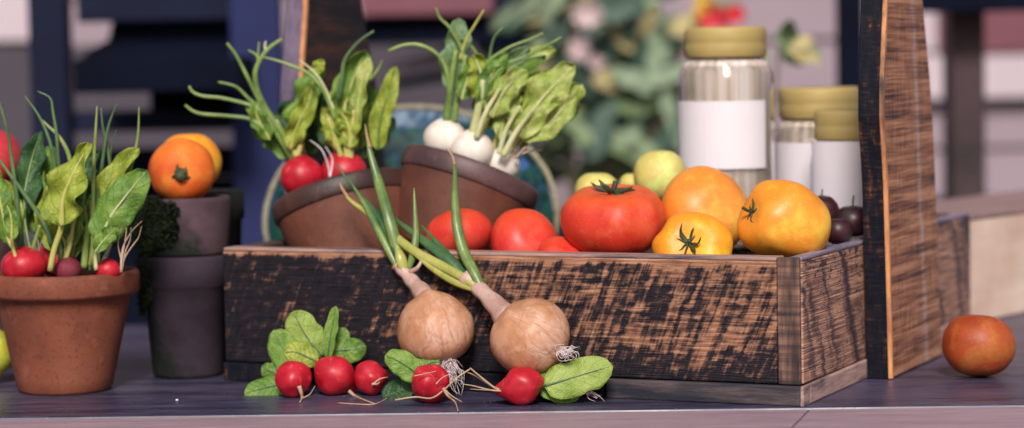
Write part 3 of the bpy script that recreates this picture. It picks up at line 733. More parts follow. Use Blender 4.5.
# ================================================================ JARS
def jar(px, ytop, ylid, b, rpx, rlid, label, mlab, cont, lab=None, group='jars with gold lids'):
    p = cf(px, ytop, b); s = scale_at(p); r = rpx * s; rl = rlid * s
    z1 = p.z; z0 = 0.0985; zl = z1 - (ylid - ytop) * s
    t = empty('glass_jar', (p.x, p.y, z0), label=label, cat='jar', group=group)
    T = Matrix.Translation((p.x, p.y, z0)); H = zl - z0
    prof = [(0.0, 0.001), (r * .9, 0.001), (r * .98, 0.006), (r, 0.014), (r, H - 0.028), (r * .97, H - 0.016), (rl * .96, H - 0.006), (rl * .92, H + 0.006),
            (rl * .86, H + 0.006), (rl * .88, H - 0.006), (r * .93, H - 0.018), (r * .96, H - 0.03), (r * .96, 0.016), (r * .92, 0.008), (0, 0.006)]
    mesh('glass_body', *lathe(prof, 56, T), M['glass'], t)
    ch = H * 0.985
    mesh('contents', *lathe([(0, .009), (r * .90, .009), (r * .93, 0.017), (r * .93, ch - .014), (r * .86, ch - .004), (rl * .8, ch), (0, ch + .001)], 48, T), cont, t)
    L = zl - z0; hl = z1 - zl
    lp = [(rl * .97, L - 0.002), (rl, L), (rl, L + hl * .35), (rl * .985, L + hl * .42), (rl, L + hl * .5), (rl, L + hl * .85), (rl * .95, L + hl), (rl * .8, L + hl * .96), (0, L + hl * .96)]
    lv = lathe(lp, 64, T)
    mesh('lid', *lv, M['lid'], t)
    if lab:
        x0, x1, y0, y1 = lab
        zt_, zb_ = p.z - (y0 - ytop) * s, p.z - (y1 - ytop) * s
        zb_ = max(zb_, z0 + 0.02)
        a0_ = math.asin(max(-.999, min(.999, (x0 - px) / (rpx * 1.005)))); a1_ = math.asin(max(-.999, min(.999, (x1 - px) / (rpx * 1.005))))
        V, F = [], []; N_ = 20
        view = math.atan2(-p.x, p.y)
        for rr in (r * 1.004, r * 1.014):
            for k in range(N_ + 1):
                a = a0_ + (a1_ - a0_) * k / N_
                d = Vector((math.sin(a), -math.cos(a), 0)); d.rotate(Matrix.Rotation(-math.atan2(p.x, p.y), 3, 'Z'))
                for z in (zb_, zt_): V.append(Vector((p.x, p.y, z)) + d * rr)
        q = 2 * (N_ + 1)
        for k in range(N_):
            F += [(q + 2 * k, q + 2 * k + 2, q + 2 * k + 3, q + 2 * k + 1), (2 * k, 2 * k + 1, 2 * k + 3, 2 * k + 2),
                  (2 * k + 1, q + 2 * k + 1, q + 2 * k + 3, 2 * k + 3), (2 * k, 2 * k + 2, q + 2 * k + 2, q + 2 * k)]
        F += [(0, q, q + 1, 1), (2 * N_, 2 * N_ + 1, q + 2 * N_ + 1, q + 2 * N_)]
        mesh('paper_label', V, F, mlab, t, smooth=False)
    return t
jar(725, 27, 55, 0.36, 48, 41, 'tall clear jar of pasta with a blank white label and gold lid', M['label'], M['pasta'], (678, 763, 100, 167))
jar(819, 87, 116, 0.47, 46, 40, 'middle-height gold-lidded jar half hidden behind the shortest jar', M['label'], M['pasta'], (774, 862, 141, 212))
jar(850, 109, 137, 0.35, 40, 36, 'shortest gold-lidded jar of white grain beside the tall sawn upright', M['label'], M['milk'], (812, 886, 140, 214))

# ================================================================ POTS
def frame(p, tx, ty): return Matrix.Translation(p) @ Matrix.Rotation(ty, 4, 'Y') @ Matrix.Rotation(tx, 4, 'X')
def pot_body(R1, R0, H, rimh, rimt, T, wall=0.006):
    """terracotta pot: rim top at z=H; R1 rim outer radius, R0 base radius"""
    rb = R1 - rimt
    zr = H - rimh
    body = [(0, 0.0), (R0 - .003, 0), (R0, 0.003)]
    for k in range(1, 9): body.append((R0 + (rb - R0) * (k / 8) , 0.003 + (zr - 0.003) * k / 8))
    body += [(rb + rimt * .5, zr + 0.001), (R1 - .001, zr + 0.003), (R1, zr + 0.005), (R1, H - 0.004), (R1 - .0015, H - .001), (R1 - .004, H), (R1 - wall + .002, H - .001), (R1 - wall, H - .004), (rb - wall, zr), (R0 - wall, 0.008), (0, 0.008)]
    return lathe(body, 72, T, wob=0.012, seed=R1 * 50)
# left terracotta pot, upright
pb = onz(57, 396, 0); s = scale_at(pb)
potc = Vector((pb.x, pb.y + 45 * s, 0)); s = scale_at(potc + Vector((0, 0, .05)))
POTH = (393 - 273) * s
Rr = 75 * s
pot = empty('flower_pot', potc, label='clean terracotta pot of radishes standing at the left front of the table', cat='pot')
potc_top = potc + Vector((0.006, 0, 0))
mesh('clay_body', *pot_body(Rr, 47 * s, POTH, 0.0235, 0.008, Matrix.Translation(potc) @ Matrix.Shear('XY', 4, (0.018, 0.0)), 0.007), M['terra'], pot)
mesh('soil', *lathe([(0, 0), (Rr - .009, 0)], 40, Matrix.Translation(potc_top + Vector((0, 0, POTH - .012)))), M['soil'], pot)
# mossy stack
st = onz(183, 381, 0) + Vector((0, .045, 0)); s = scale_at(st)
lo = empty('mossy_pot', st, label='lower mossy clay pot carrying the other one, left of the crate', cat='pot')
zmid = (380 - 259) * s
mesh('clay_body', *lathe([(0, 0), (34 * s, 0), (36 * s, .004), (43 * s, zmid - .03), (46 * s, zmid - .028), (46 * s, zmid - .004), (44 * s, zmid), (38 * s, zmid), (0, zmid - .004)], 64, Matrix.Translation(st), wob=.03), M['moss2'], lo)
zup = (259 - 202) * s
up_ = empty('mossy_pot', st + Vector((0, 0, zmid)), label='upper mossy pot of the stack, under the orange tomato', cat='pot')
mesh('clay_body', *lathe([(0, 0), (42 * s, 0.0), (43 * s, .003), (46 * s, zup - .004), (45 * s, zup), (40 * s, zup), (40 * s, zup - .006), (0, zup - .008)], 64, Matrix.Translation(st + Vector((0.0, 0, zmid + .0005))), wob=.03), M['moss1'], up_)
rnd = random.Random(4)
def mossclump(cx, cz, sx, sz, n, par, rad):
    parts = []
    for i in range(n):
        a = rnd.uniform(-1, 1); q = rnd.uniform(-1, 1)
        if a * a + q * q > .72 + .5 * noise.noise(Vector((a * 2.2, q * 2.2, cx * 5))): continue
        ang = -PI / 2 + cx + a * sx; z = cz + q * sz
        p = Vector((st.x + math.cos(ang) * rad, st.y + math.sin(ang) * rad, z)); d = Vector((math.cos(ang), math.sin(ang), rnd.uniform(-.2, .7)))
        sd_ = Vector((rnd.uniform(-1, 1), rnd.uniform(-1, 1), rnd.uniform(-1, 1))).normalized() * .0022
        L = rnd.uniform(.002, .007)
        parts.append(([p - sd_, p + sd_, p + d * L + Vector((rnd.uniform(-.002, .002), 0, rnd.uniform(-.002, .002)))], [(0, 1, 2)]))
    mesh('moss', *merge(*parts), M['mossfuzz'], par)
M['mossfuzz'] = m_plain('moss_fuzz', (0.018, 0.032, 0.010), 0.9, 0.5, 100)
mossclump(-0.75, zmid + zup * .50, .85, zup * .55, 3600, up_, 44.5 * s)
mossclump(-1.15, zmid * .78, .50, zmid * .28, 1800, lo, 43.5 * s)
mossclump(-0.30, zmid + zup * .80, .45, zup * .22, 900, up_, 44.5 * s)
fruit('tomato', 'orange tomato with a dark stem scar on top of the mossy pots', 'tomato', 183, 171, st + Vector((0.000, -0.010, zmid + zup + 33 * s * .80)), 33, 0.92, M['potorange'], tilt=(96, -40, 0), lobes=6, amp=.015, dim=.10, seed=51, cal=5, calr=.30, sep=dict(w=.6, lift=.2, sr=.3), stem=.4)
fruit('tomato', 'yellow tomato behind the orange one on the mossy pot stack', 'tomato', 196, 166, st + Vector((0.001, 0.036, zmid + zup + .031)), 32, 0.95, M['amber'], dim=.05, seed=52)
bk = at(215, 190, st.y + .13); s2_ = scale_at(bk)
b3 = empty('mossy_pot', (bk.x, bk.y, 0), label='dark moss-covered pot behind and right of the mossy stack', cat='pot')
mesh('clay_body', *lathe([(0, 0), (20 * s2_, 0), (26 * s2_, bk.z - .03), (29 * s2_, bk.z - .028), (29 * s2_, bk.z), (0, bk.z - .003)], 48, Matrix.Translation((bk.x, bk.y, 0)), wob=.06), M['moss3'], b3)
cp = onz(177, 401, 0)
tag(mesh('crumb', *fruit_mesh(.0013, .0009, 0, 0, 0, .3, 5, n=14, k=8), M['label'], None, local=True), 'tiny white crumb lying alone on the slate table at the left', 'crumb').location = cp + Vector((0, 0, .0009))
rnd = random.Random(77); parts = []
for i in range(60):
    px_, py_ = rnd.choice([(rnd.gauss(330, 70), rnd.uniform(392, 411)), (rnd.gauss(500, 60), rnd.uniform(400, 409)), (rnd.gauss(80, 60), rnd.uniform(393, 413))])
    q = onz(px_, py_, 0); r_ = rnd.uniform(.0002, .0007)
    v, f = fruit_mesh(r_, r_ * .7, 0, 0, 0, .3, i, n=7, k=5, wob=.5); parts.append(([q + x + Vector((0, 0, r_ * .6)) for x in v], f))
tag(mesh('soil_crumbs', *merge(*parts), M['soilbits'], smooth=False), 'tiny crumbs of soil scattered over the slate table', 'soil crumbs', kind='stuff')
# pot behind the left pot, under the crimson fruit
bk = at(-14, 186, 2.42); s2_ = scale_at(bk)
b4 = empty('flower_pot', (bk.x, bk.y, 0), label='dark clay pot behind the radish pot, under the crimson tomato', cat='pot')
mesh('clay_body', *pot_body(38 * s2_, 28 * s2_, bk.z, .022, .006, Matrix.Translation((bk.x, bk.y, 0))), M['terradark'], b4)
mesh('soil', *lathe([(0, 0), (30 * s2_, 0)], 30, Matrix.Translation((bk.x, bk.y, bk.z - .008))), M['soil'], b4)
fruit('tomato', 'crimson tomato cut by the left picture edge, above the pot leaves', 'tomato', -8, 158, Vector((bk.x + 4 * s2_, bk.y, bk.z + 28 * s2_)), 33, 0.9, M['crimson'], dim=.1, seed=61)
lp = onz(-14, 388, 0) + Vector((0, .03, 0))
fruit('lemon', 'yellow lemon at the left picture edge, low behind the terracotta pot', 'lemon', -14, 364, Vector((lp.x, lp.y, .02)), 23, 1.0, M['lemon'], dim=-.12, dw=.3, seed=62, zmin=0.0)

# tilted pots in the crate
def tilted_pot(name, label, xl, yl, xr, yr, b, h, mrim, mbody, fwdtilt, ratio, rimh):
    A, B = cf(xl, yl, b), cf(xr, yr, b)
    A = at(xl, yl, (A.y + B.y) / 2); B = at(xr, yr, A.y)
    c = (A + B) / 2; rad = (B - A).length / 2; ang = -math.atan2(B.z - A.z, B.x - A.x)
    T = Matrix.Translation(c) @ Matrix.Rotation(ang, 4, 'Y') @ Matrix.Rotation(R(fwdtilt), 4, 'X') @ Matrix.Translation((0, 0, -h))
    t = empty(name, T @ Vector((0, 0, 0)), label=label, cat='pot')
    H = h; rb = rad - .0035; R0 = rad * ratio
    body = [(0, 0.0), (R0 - .004, 0), (R0, .004)]
    for k in range(1, 9):
        q = k / 8; body.append((R0 + (rb - R0) * (q ** .8), .004 + (H - rimh - .004) * q))
    mesh('clay_body', *lathe(body, 72, T, wob=.01), mbody, t)
    zr = H - rimh
    hc = (H + zr) / 2; hh = (H - zr) / 2
    rim = [(rb - .002, zr - .001)] + [(rad - .0045 + .0045 * math.cos(R(q)) ** .6, hc + hh * math.sin(R(q))) for q in range(-85, 86, 10)] + [(rad - .009, H), (rad - .011, H - .004), (rb - .009, zr - .01), (0, zr - .012)]
    mesh('rim', *lathe(rim, 72, T, wob=.012, seed=3), mrim, t)
    mesh('soil', *lathe([(0, H - .012), (rad - .010, H - .012)], 40, T), M['soil'], t)
    return t, T, rad
tilted_pot('clay_pot', 'brown clay pot leaning left in the crate, full of red radishes', 271, 210, 409, 171, 0.105, 0.085, M['terrarim2'], M['terrarust'], -15, .76, .019)
tilted_pot('clay_pot', 'brown clay bowl leaning right in the crate, full of white radishes', 406, 145, 540, 194, 0.150, 0.090, M['terrarim'], M['terrabrown'], -11, .74, .020)

# plate with a twisted rope rim
pc = at(411, 214, 2.56); s = scale_at(pc); pr = 146 * s
Tp = Matrix.Translation(pc) @ Matrix.Rotation(R(46), 4, 'X')
pl = empty('round_plate', pc, label='large green and blue glazed round plate with a rope rim, standing behind the clay pots', cat='plate')
def local_mesh(name, V, F, m, par, T):
    o = mesh(name, V, F, m, par, local=True)
    o.matrix_basis = Matrix.Translation(-par.location) @ T; return o
local_mesh('glazed_dish', *lathe([(0, -.022), (pr * .55, -.021), (pr * .8, -.014), (pr * .97, 0), (pr * .97, -.004), (pr * .8, -.02), (pr * .5, -.027), (0, -.028)], 80), M['plate'], pl, Tp)
parts = []
for st_ in range(3):
    pts = []
    for i in range(421):
        a = 2 * PI * i / 420; ph = a * 60 + st_ * 2 * PI / 3
        rr = pr + math.cos(ph) * .0016
        pts.append(Vector((rr * math.cos(a), rr * math.sin(a), math.sin(ph) * .0016)))
    parts.append(tube(pts, .0019, .0019, 421, 5, smooth=False))
local_mesh('rope_rim', *merge(*parts), M['rope'], pl, Tp)

# pale box right behind the crate
bc = onz(966, 325, 0); bdir = Vector((.625, .78, 0)); bn_ = Vector((-.78, .625, 0))
bx = empty('wooden_box', bc, (0, 0, math.atan2(.78, .625)), label='pale pink wooden box behind the right end of the crate', cat='box')
hb_ = (325 - 221) * scale_at(bc)
def bbox(name, x0, x1, y0, y1, z0, z1, m):
    V, F = box(x0, x1, y0, y1, z0, z1); return bevel(mesh(name, V, F, m, bx, local=True, smooth=False), .0015)
bbox('side_panel', 0, .5, 0, .012, 0.0005, hb_, M['palebox'])
bbox('side_panel', 0, .5, .138, .15, 0.0005, hb_, M['palebox'])
bbox('end_panel', 0, .012, .0125, .1375, 0.0005, hb_, M['boxrim'])
bbox('end_panel', .488, .5, .0125, .1375, 0.0005, hb_, M['palebox'])
bbox('lid', -.001, .501, -.0015, .1515, hb_ + .0003, hb_ + .007, M['boxrim'])

# ================================================================ LEAVES, STALKS, ROOTS
def leafm(pts, w0, face=(0, -1, .15), fold=.25, ruf=.12, lob=0.0, t0=0.0, blunt=.75, seed=0, n=22, m=10, curl=0.0, rnd_=False):
    ruf *= 1.45; w0 *= .92
    S = catmull(pts, n); fc = Vector(face).normalized(); V, F, UV = [], [], []
    L = sum((S[i + 1] - S[i]).length for i in range(n - 1))
    for i, p in enumerate(S):
        t = i / (n - 1)
        T = (S[min(i + 1, n - 1)] - S[max(i - 1, 0)]).normalized()
        side = T.cross(fc)
        if side.length < .05: side = Vector((1, 0, 0))
        side.normalize(); nr = side.cross(T).normalized()
        if nr.dot(fc) < 0: nr = -nr
        q = max(0, (t - t0) / (1 - t0))
        wd = w0 * ((math.sin(PI * min(1, q) ** blunt) ** .62 if not rnd_ else (1 - abs(2 * min(1, q) ** .85 - 1) ** 2.6) ** .5) if 0 < q < 1 else 0) + w0 * .03
        wd *= 1 + lob * math.sin(q * 19 + seed) + .5 * lob * noise.noise(Vector((q * 9, seed, 0)))
        for j in range(m + 1):
            u = -1 + 2 * j / m
            wl = wd * (1 + .14 * noise.noise(Vector((q * 6, seed + 7 * (1 if u > 0 else -1), 1)))) 
            off = fold * abs(u) * wl - curl * u * u * wl
            rr = ruf * w0 * (abs(u) ** 1.3) * math.sin(q * 15 + seed * 2 + (2.1 if u > 0 else 0)) + ruf * .9 * w0 * noise.noise(Vector((u * 2.2, q * 5, seed * 3.1))) 
            V.append(p + side * (u * wl) + nr * (off + rr)); UV.append((.5 + u * .5, t))
    for i in range(n - 1):
        for j in range(m):
            a = i * (m + 1) + j; F.append((a, a + 1, a + m + 2, a + m + 1))
    return V, F, UV, S
def leaf(par, pts, wpx, m, rib=None, ribr=1.3, name='leaf', stem=None, **k):
    """pts: world points; wpx: half width in pixels; stem: points of the petiole before the blade"""
    P = [Vector(p) for p in pts]; s = scale_at(P[0])
    V, F, UV, S = leafm(P, wpx * s, **k)
    o = mesh(name, V, F, M[m], par, uv=UV)
    sub = o.modifiers.new('thickness', 'SOLIDIFY'); sub.thickness = .00025; sub.offset = 0
    fc = Vector(k.get('face', (0, -1, .15))).normalized()
    if rib:
        if stem: pts2 = [Vector(q) for q in stem] + [S[1], S[7], S[13], S[19]]
        else: pts2 = [S[0], S[5], S[10], S[15], S[20]]
        nb = len(pts2); ns = len(stem) if stem else 0
        pts2 = [q + (fc * .0006 if i >= ns else Vector((0, 0, 0))) for i, q in enumerate(pts2)]
        frac = ns / max(1, nb - 1)
        mesh('midrib', *tube(pts2, 0, 0, 24, 7, rf=lambda t: ribr * s * (1.0 if t < frac else max(.12, 1 - (t - frac) / (1.001 - frac) * .85))), M[rib], o)
    return o
def blade(par, pts, r0px, r1px, m, name='blade', rf=None, n=22, flat=.6):
    P = [Vector(p) for p in pts]; s = scale_at(P[0])
    return mesh(name, *tube(P, r0px * s, r1px * s, n, 8, rf=(lambda t: rf(t) * s) if rf else None, flat=flat), M[m], par)
def pp(lst, Y, dy=0.0):
    n = len(lst); return [at(x, y, Y + dy * i / max(1, n - 1)) for i, (x, y) in enumerate(lst)]

# ---- radish plants in the left pot (rim height POTH)
Yp = potc.y
def bulb(name, label, cat, px, py, Y, r, hr, m, root=None, seed=0, tilt=(0, 0, 0), part='bulb', group=None, noroot=True, dim=-.10, dw=.35):
    p = at(px, py, Y) if not isinstance(Y, Vector) else Y
    t = empty(name, p, label=label, cat=cat, group=group)
    s = scale_at(p); V, F = fruit_mesh(r * s, r * s * hr, 0, 0, dim, dw, seed, n=36, k=22, bottom=.0)
    Mx = crot(*[R(q) for q in tilt])
    mesh(part, [p + Mx @ v for v in V], F, m, t, origin=p)
    return t
GP = 'radish plants in the terracotta pot'
r1 = bulb('radish', 'pink-red radish at the left of the terracotta pot, under the leftmost leaves', 'radish', 24, 266, Yp - .035, 23, .78, M['radish'], seed=1, group=GP)
r2 = bulb('radish', 'bright red radish at the back of the terracotta pot, behind the front leaf stalk', 'radish', 56, 259, Yp + .005, 20, .9, M['radish'], seed=2, group=GP)
r3 = bulb('radish', 'dark beet-red bulb in the middle of the terracotta pot, lowest at its rim', 'radish', 68, 270, Yp - .03, 14, .85, M['beet'], seed=3, group=GP)
r4 = bulb('radish', 'small red radish at the right of the terracotta pot, beside the dry roots', 'radish', 108, 270, Yp - .035, 13, .85, M['radish'], seed=4, group=GP)
# leaves: columns/rows of the photograph, with real depths around the pot
leaf(r1, pp([(24, 215), (26, 185), (33, 155), (41, 131)], Yp - .02, .03), 15, 'lfdark', 'petgrn', 1.6, stem=pp([(35, 262), (28, 240)], Yp - .03), lob=.08, ruf=.3, fold=.35, seed=1, face=(.35, -1, .1))
leaf(r1, pp([(10, 245), (3, 215), (-2, 190), (-6, 165)], Yp - .03, .0), 13, 'lfmid', 'petyel', 2.2, stem=pp([(22, 258), (15, 250)], Yp - .035), lob=.08, ruf=.22, seed=2, face=(.3, -1, .1))
leaf(r1, pp([(12, 240), (12, 225), (10, 212), (6, 203)], Yp - .055, .0), 8, 'lfmid', 'petyel', 2.0, stem=pp([(16, 258), (13, 248)], Yp - .05), lob=.08, ruf=.22, seed=12)
leaf(r3, pp([(62, 226), (63, 200), (74, 172), (90, 143)], Yp - .05, .0), 22, 'lfyel', 'petyel', 3.2, stem=pp([(50, 271), (54, 250), (60, 232)], Yp - .05), lob=.10, ruf=.30, fold=.2, seed=3, face=(-.25, -1, .2), blunt=.62)
leaf(r3, pp([(52, 250), (47, 222), (50, 200), (58, 180)], Yp - .02, .0), 12, 'lfyel', 'petyel', 1.6, lob=.10, ruf=.34, fold=.2, seed=4)
leaf(r2, pp([(66, 248), (72, 232), (77, 218), (79, 206)], Yp - .02, 0), 11, 'lfmid', 'petyel', 2.2, stem=pp([(66, 268), (66, 258)], Yp - .02), lob=.1, ruf=.3, seed=5)
leaf(r2, pp([(72, 258), (76, 240), (82, 225), (88, 210)], Yp - .01, 0), 11, 'lfmid', 'petyel', 2.4, lob=.1, ruf=.3, seed=15)
leaf(r4, pp([(100, 243), (110, 218), (126, 196), (147, 170)], Yp - .05, .0), 21, 'lfmid', 'petpale', 2.2, stem=pp([(96, 270), (96, 255)], Yp - .045), lob=.03, ruf=.12, fold=-.18, rnd_=True, seed=6, face=(.1, -1, .3), blunt=.7)
leaf(r4, pp([(102, 215), (107, 190), (122, 165), (139, 148)], Yp - .02, .0), 13, 'lfyel', 'petgrn', 2.0, stem=pp([(94, 268), (98, 240)], Yp - .03), lob=.06, ruf=.25, fold=.3, seed=7, face=(-.3, -1, .2))
leaf(r4, pp([(108, 246), (120, 226), (133, 208), (145, 193)], Yp - .01, .0), 13, 'lfdark', 'petgrn', 1.4, stem=pp([(104, 268), (106, 256)], Yp - .02), lob=.06, ruf=.25, fold=.3, seed=8)
leaf(r4, pp([(95, 252), (104, 240), (112, 232), (118, 226)], Yp - .055, .0), 9, 'lfmid', 'petpale', 1.0, lob=.06, ruf=.3, fold=.3, seed=9)
leaf(r2, pp([(78, 200), (84, 175), (90, 160), (98, 150)], Yp + .0, .0), 12, 'lfdark', None, lob=.06, ruf=.3, fold=.3, seed=10)
for i, (pl_, pts, r, m_) in enumerate([
    (r1, [(30, 262), (34, 245), (40, 225)], 2.8, 'petgrn'), (r1, [(20, 258), (10, 235), (0, 205)], 2.6, 'petyel'), (r1, [(26, 258), (22, 238), (24, 210)], 2.2, 'petgrn'),
    (r3, [(62, 268), (70, 245), (74, 220)], 2.8, 'petyel'), (r3, [(70, 268), (66, 245), (56, 225)], 2.4, 'petgrn'), (r2, [(62, 258), (76, 236), (90, 215)], 2.4, 'petgrn'),
    (r4, [(98, 268), (98, 240), (104, 210)], 3.0, 'petgrn'), (r4, [(102, 266), (112, 240), (124, 215)], 2.4, 'petpale'), (r4, [(90, 266), (90, 235), (92, 200)], 2.6, 'petyel')]):
    blade(pl_, pp(pts, Yp - .03 + .008 * (i % 3)), r, r * .6, m_, name='stalk', rf=lambda t, r=r: r * (1 - .4 * t))
leaf(r1, pp([(30, 232), (36, 205), (34, 180), (26, 160)], Yp + .0, .0), 13, 'lfmid', 'petgrn', 1.4, rnd_=True, lob=.08, ruf=.3, seed=81, face=(.2, -1, .2))
leaf(r1, pp([(16, 238), (14, 215), (4, 192), (-8, 180)], Yp - .02, .0), 12, 'lfyel', 'petyel', 1.6, rnd_=True, lob=.08, ruf=.3, seed=82)
leaf(r3, pp([(58, 205), (52, 185), (48, 165), (52, 145)], Yp + .01, .0), 12, 'lfmid', 'petgrn', 1.4, rnd_=True, lob=.08, ruf=.3, seed=83)
leaf(r2, pp([(84, 225), (88, 205), (84, 185), (80, 168)], Yp + .01, .0), 13, 'lfmid', 'petgrn', 1.4, rnd_=True, lob=.08, ruf=.3, seed=84)
leaf(r4, pp([(112, 212), (116, 190), (122, 172), (132, 158)], Yp - .01, .0), 12, 'lfmid', 'petgrn', 1.4, lob=.08, ruf=.3, seed=85)
# tall chive blades
cb = empty('chives', potc + Vector((0, 0, POTH - .01)), label='thin upright chive blades growing among the radishes in the terracotta pot', cat='chives')
for i, (pts, r, m_) in enumerate([
    ([(22, 262), (19, 220), (14, 175), (7, 130), (-2, 98)], 2.6, 'chive'),
    ([(62, 262), (58, 200), (52, 150), (40, 118), (25, 96)], 2.2, 'chive'),
    ([(60, 260), (60, 200), (57, 140), (53, 112), (50, 98), (37, 91)], 1.9, 'chive'),
    ([(72, 200), (70, 160), (60, 138), (48, 126), (40, 118)], 2.4, 'chivelight'),
    ([(93, 265), (93, 210), (94, 160), (96, 125), (97, 106)], 2.2, 'chivelight'),
    ([(92, 268), (96, 215), (102, 165), (108, 128), (117, 103)], 2.2, 'chive'),
    ([(110, 250), (112, 190), (108, 150), (103, 128), (101, 108)], 2.0, 'chive'),
    ([(124, 190), (133, 160), (138, 135), (139, 107)], 1.8, 'chivelight'),
    ([(52, 245), (45, 225), (25, 195), (8, 172), (-6, 152)], 3.0, 'chive'),
    ([(84, 268), (87, 230), (85, 205)], 3.6, 'petgrn'),
    ([(90, 270), (84, 235), (83, 210), (86, 190)], 3.0, 'petgrn'),
    ([(115, 222), (109, 190), (111, 150), (116, 130)], 1.4, 'chive')]):
    blade(cb, pp(pts, Yp - .025 + .006 * (i % 4)), r, .5, m_, rf=lambda t, r=r: r * (1 - .75 * t ** 2), flat=.7)
rnd = random.Random(8)
def rootlets(par, start, ends, r, m='root', name='root', jitter=2.0, Y=None, n=12):
    """ends: list of pixel polylines from start at distance Y"""
    parts = []
    for e in ends:
        P = [at(x + rnd.uniform(-jitter, jitter) * .3, y + rnd.uniform(-jitter, jitter) * .3, Y + rnd.uniform(-.003, .003)) for x, y in [start] + e]
        s = scale_at(P[0]); parts.append(tube(P, r * s, r * s * .35, n, 5))
    return mesh(name, *merge(*parts), M[m], par)
rootlets(r4, (121, 272), [[(122, 250), (131, 232), (142, 221)], [(123, 255), (126, 235), (127, 222)], [(125, 252), (130, 240), (131, 228)], [(124, 258), (132, 246), (138, 238), (142, 226)], [(122, 262), (118, 245), (121, 228)]], 1.0, Y=Yp - .05)
rootlets(r1, (40, 262), [[(36, 245), (38, 232), (33, 226)], [(41, 244), (45, 234)], [(38, 240), (33, 236)]], .8, Y=Yp - .0)

# ---- red radishes in the left leaning pot
Ya = cf(301, 175, .095).y
Gr = 'red radishes in the leaning clay pot'
ra = bulb('radish', 'red radish nearer the low left side of the left-leaning clay pot', 'radish', 302, 177, Ya - .012, 22, .92, M['crimson2'] if 'crimson2' in M else M['radish'], seed=1, group=Gr)
Yb = cf(345, 168, .10).y
rb_ = bulb('radish', 'red radish beside the upright scallion tip in the left-leaning clay pot', 'radish', 344, 172, Yb, 23, .88, M['radish'], seed=2, group=Gr)
leaf(ra, pp([(276, 135), (262, 118), (253, 108), (250, 98)], Ya, .0), 9, 'lfmid', None, ruf=.35, lob=.15, seed=31)
leaf(ra, pp([(288, 158), (274, 142), (262, 132), (254, 118)], Ya + .01, .0), 10, 'lfmid', 'petgrn', 1.4, ruf=.35, lob=.15, seed=32)
leaf(ra, pp([(300, 140), (302, 115), (309, 92), (322, 60)], Ya + .01, .0), 15, 'lfmid', 'petyel', 2.2, stem=pp([(297, 160), (297, 148)], Ya), ruf=.3, lob=.12, rnd_=True, seed=33, blunt=.85, face=(-.4, -1, 0))
leaf(ra, pp([(316, 74), (319, 66), (324, 60)], Ya - .01, .0), 7, 'lfyel', None, ruf=.2, seed=35)
leaf(ra, pp([(310, 155), (316, 130), (318, 112), (312, 100)], Ya + .03, .0), 12, 'lfdark', None, ruf=.3, lob=.12, seed=34)
leaf(ra, pp([(283, 150), (286, 128), (288, 112), (294, 100)], Ya + .03, .0), 14, 'lfdark', None, ruf=.3, lob=.12, seed=36)
for pts, r, m_ in [([(297, 162), (284, 135), (268, 112), (258, 92), (255, 74), (259, 62), (268, 49), (282, 39)], 3.6, 'petgrn'),
                   ([(294, 162), (276, 132), (260, 102), (246, 74), (236, 55), (227, 43)], 2.8, 'petgrn'),
                   ([(262, 112), (250, 105), (222, 98), (203, 96), (193, 92), (189, 86)], 2.3, 'petgrn'),
                   ([(264, 128), (250, 119), (228, 116), (203, 114), (193, 111), (185, 105)], 2.5, 'petgrn'),
                   ([(262, 112), (250, 100), (238, 88), (228, 84), (218, 82)], 2.1, 'petgrn'),
                   ([(257, 70), (258, 55), (259, 42)], 1.4, 'petgrn'), ([(266, 52), (265, 45), (266, 41)], 1.6, 'petpale'),
                   ([(260, 60), (255, 54), (248, 50)], 1.5, 'petgrn'),
                   ([(298, 160), (287, 140), (276, 120)], 3.6, 'petyel'), ([(296, 160), (302, 140), (300, 128)], 3.0, 'petyel')]:
    blade(ra, pp(pts, Ya - .004), r, r * .5, m_, name='stalk', rf=lambda t, r=r: r * (1 - .5 * t))
leaf(rb_, pp([(346, 140), (344, 112), (352, 82), (366, 50)], Yb, .0), 19, 'lfmid', 'petyel', 2.8, stem=pp([(345, 160), (346, 150)], Yb), ruf=.32, lob=.1, rnd_=True, seed=41, blunt=.7, face=(.3, -1, 0))
leaf(rb_, pp([(356, 132), (358, 106), (362, 84), (370, 56)], Yb - .006, .0), 9, 'lfpale', 'petyel', 1.6, ruf=.3, lob=.1, rnd_=True, seed=42, blunt=.8, face=(-.5, -1, 0))
leaf(rb_, pp([(336, 148), (334, 132), (330, 120), (322, 108)], Yb - .01, .0), 12, 'lfyel', 'petyel', 3.0, stem=pp([(342, 160), (338, 152)], Yb), ruf=.3, lob=.12, seed=43)
leaf(rb_, pp([(350, 148), (350, 132), (346, 120), (340, 110)], Yb - .012, .0), 10, 'lfyel', 'petyel', 2.6, ruf=.35, lob=.12, seed=44)
leaf(rb_, pp([(378, 150), (380, 122), (387, 98), (396, 66)], Yb + .01, .0), 11, 'lfyel', 'petgrn', 2.0, ruf=.15, lob=.05, rnd_=True, seed=45, blunt=1.0)
leaf(rb_, pp([(368, 150), (370, 130), (372, 112), (374, 96)], Yb + .03, .0), 12, 'lfdark', None, ruf=.3, lob=.1, seed=46)
leaf(rb_, pp([(362, 160), (372, 140), (384, 128), (395, 118)], Yb + .035, .0), 14, 'lfgrey', None, ruf=.3, lob=.1, seed=48)
leaf(rb_, pp([(330, 150), (328, 128), (322, 108), (318, 92)], Yb + .03, .0), 13, 'lfdark', None, ruf=.3, lob=.1, seed=47)
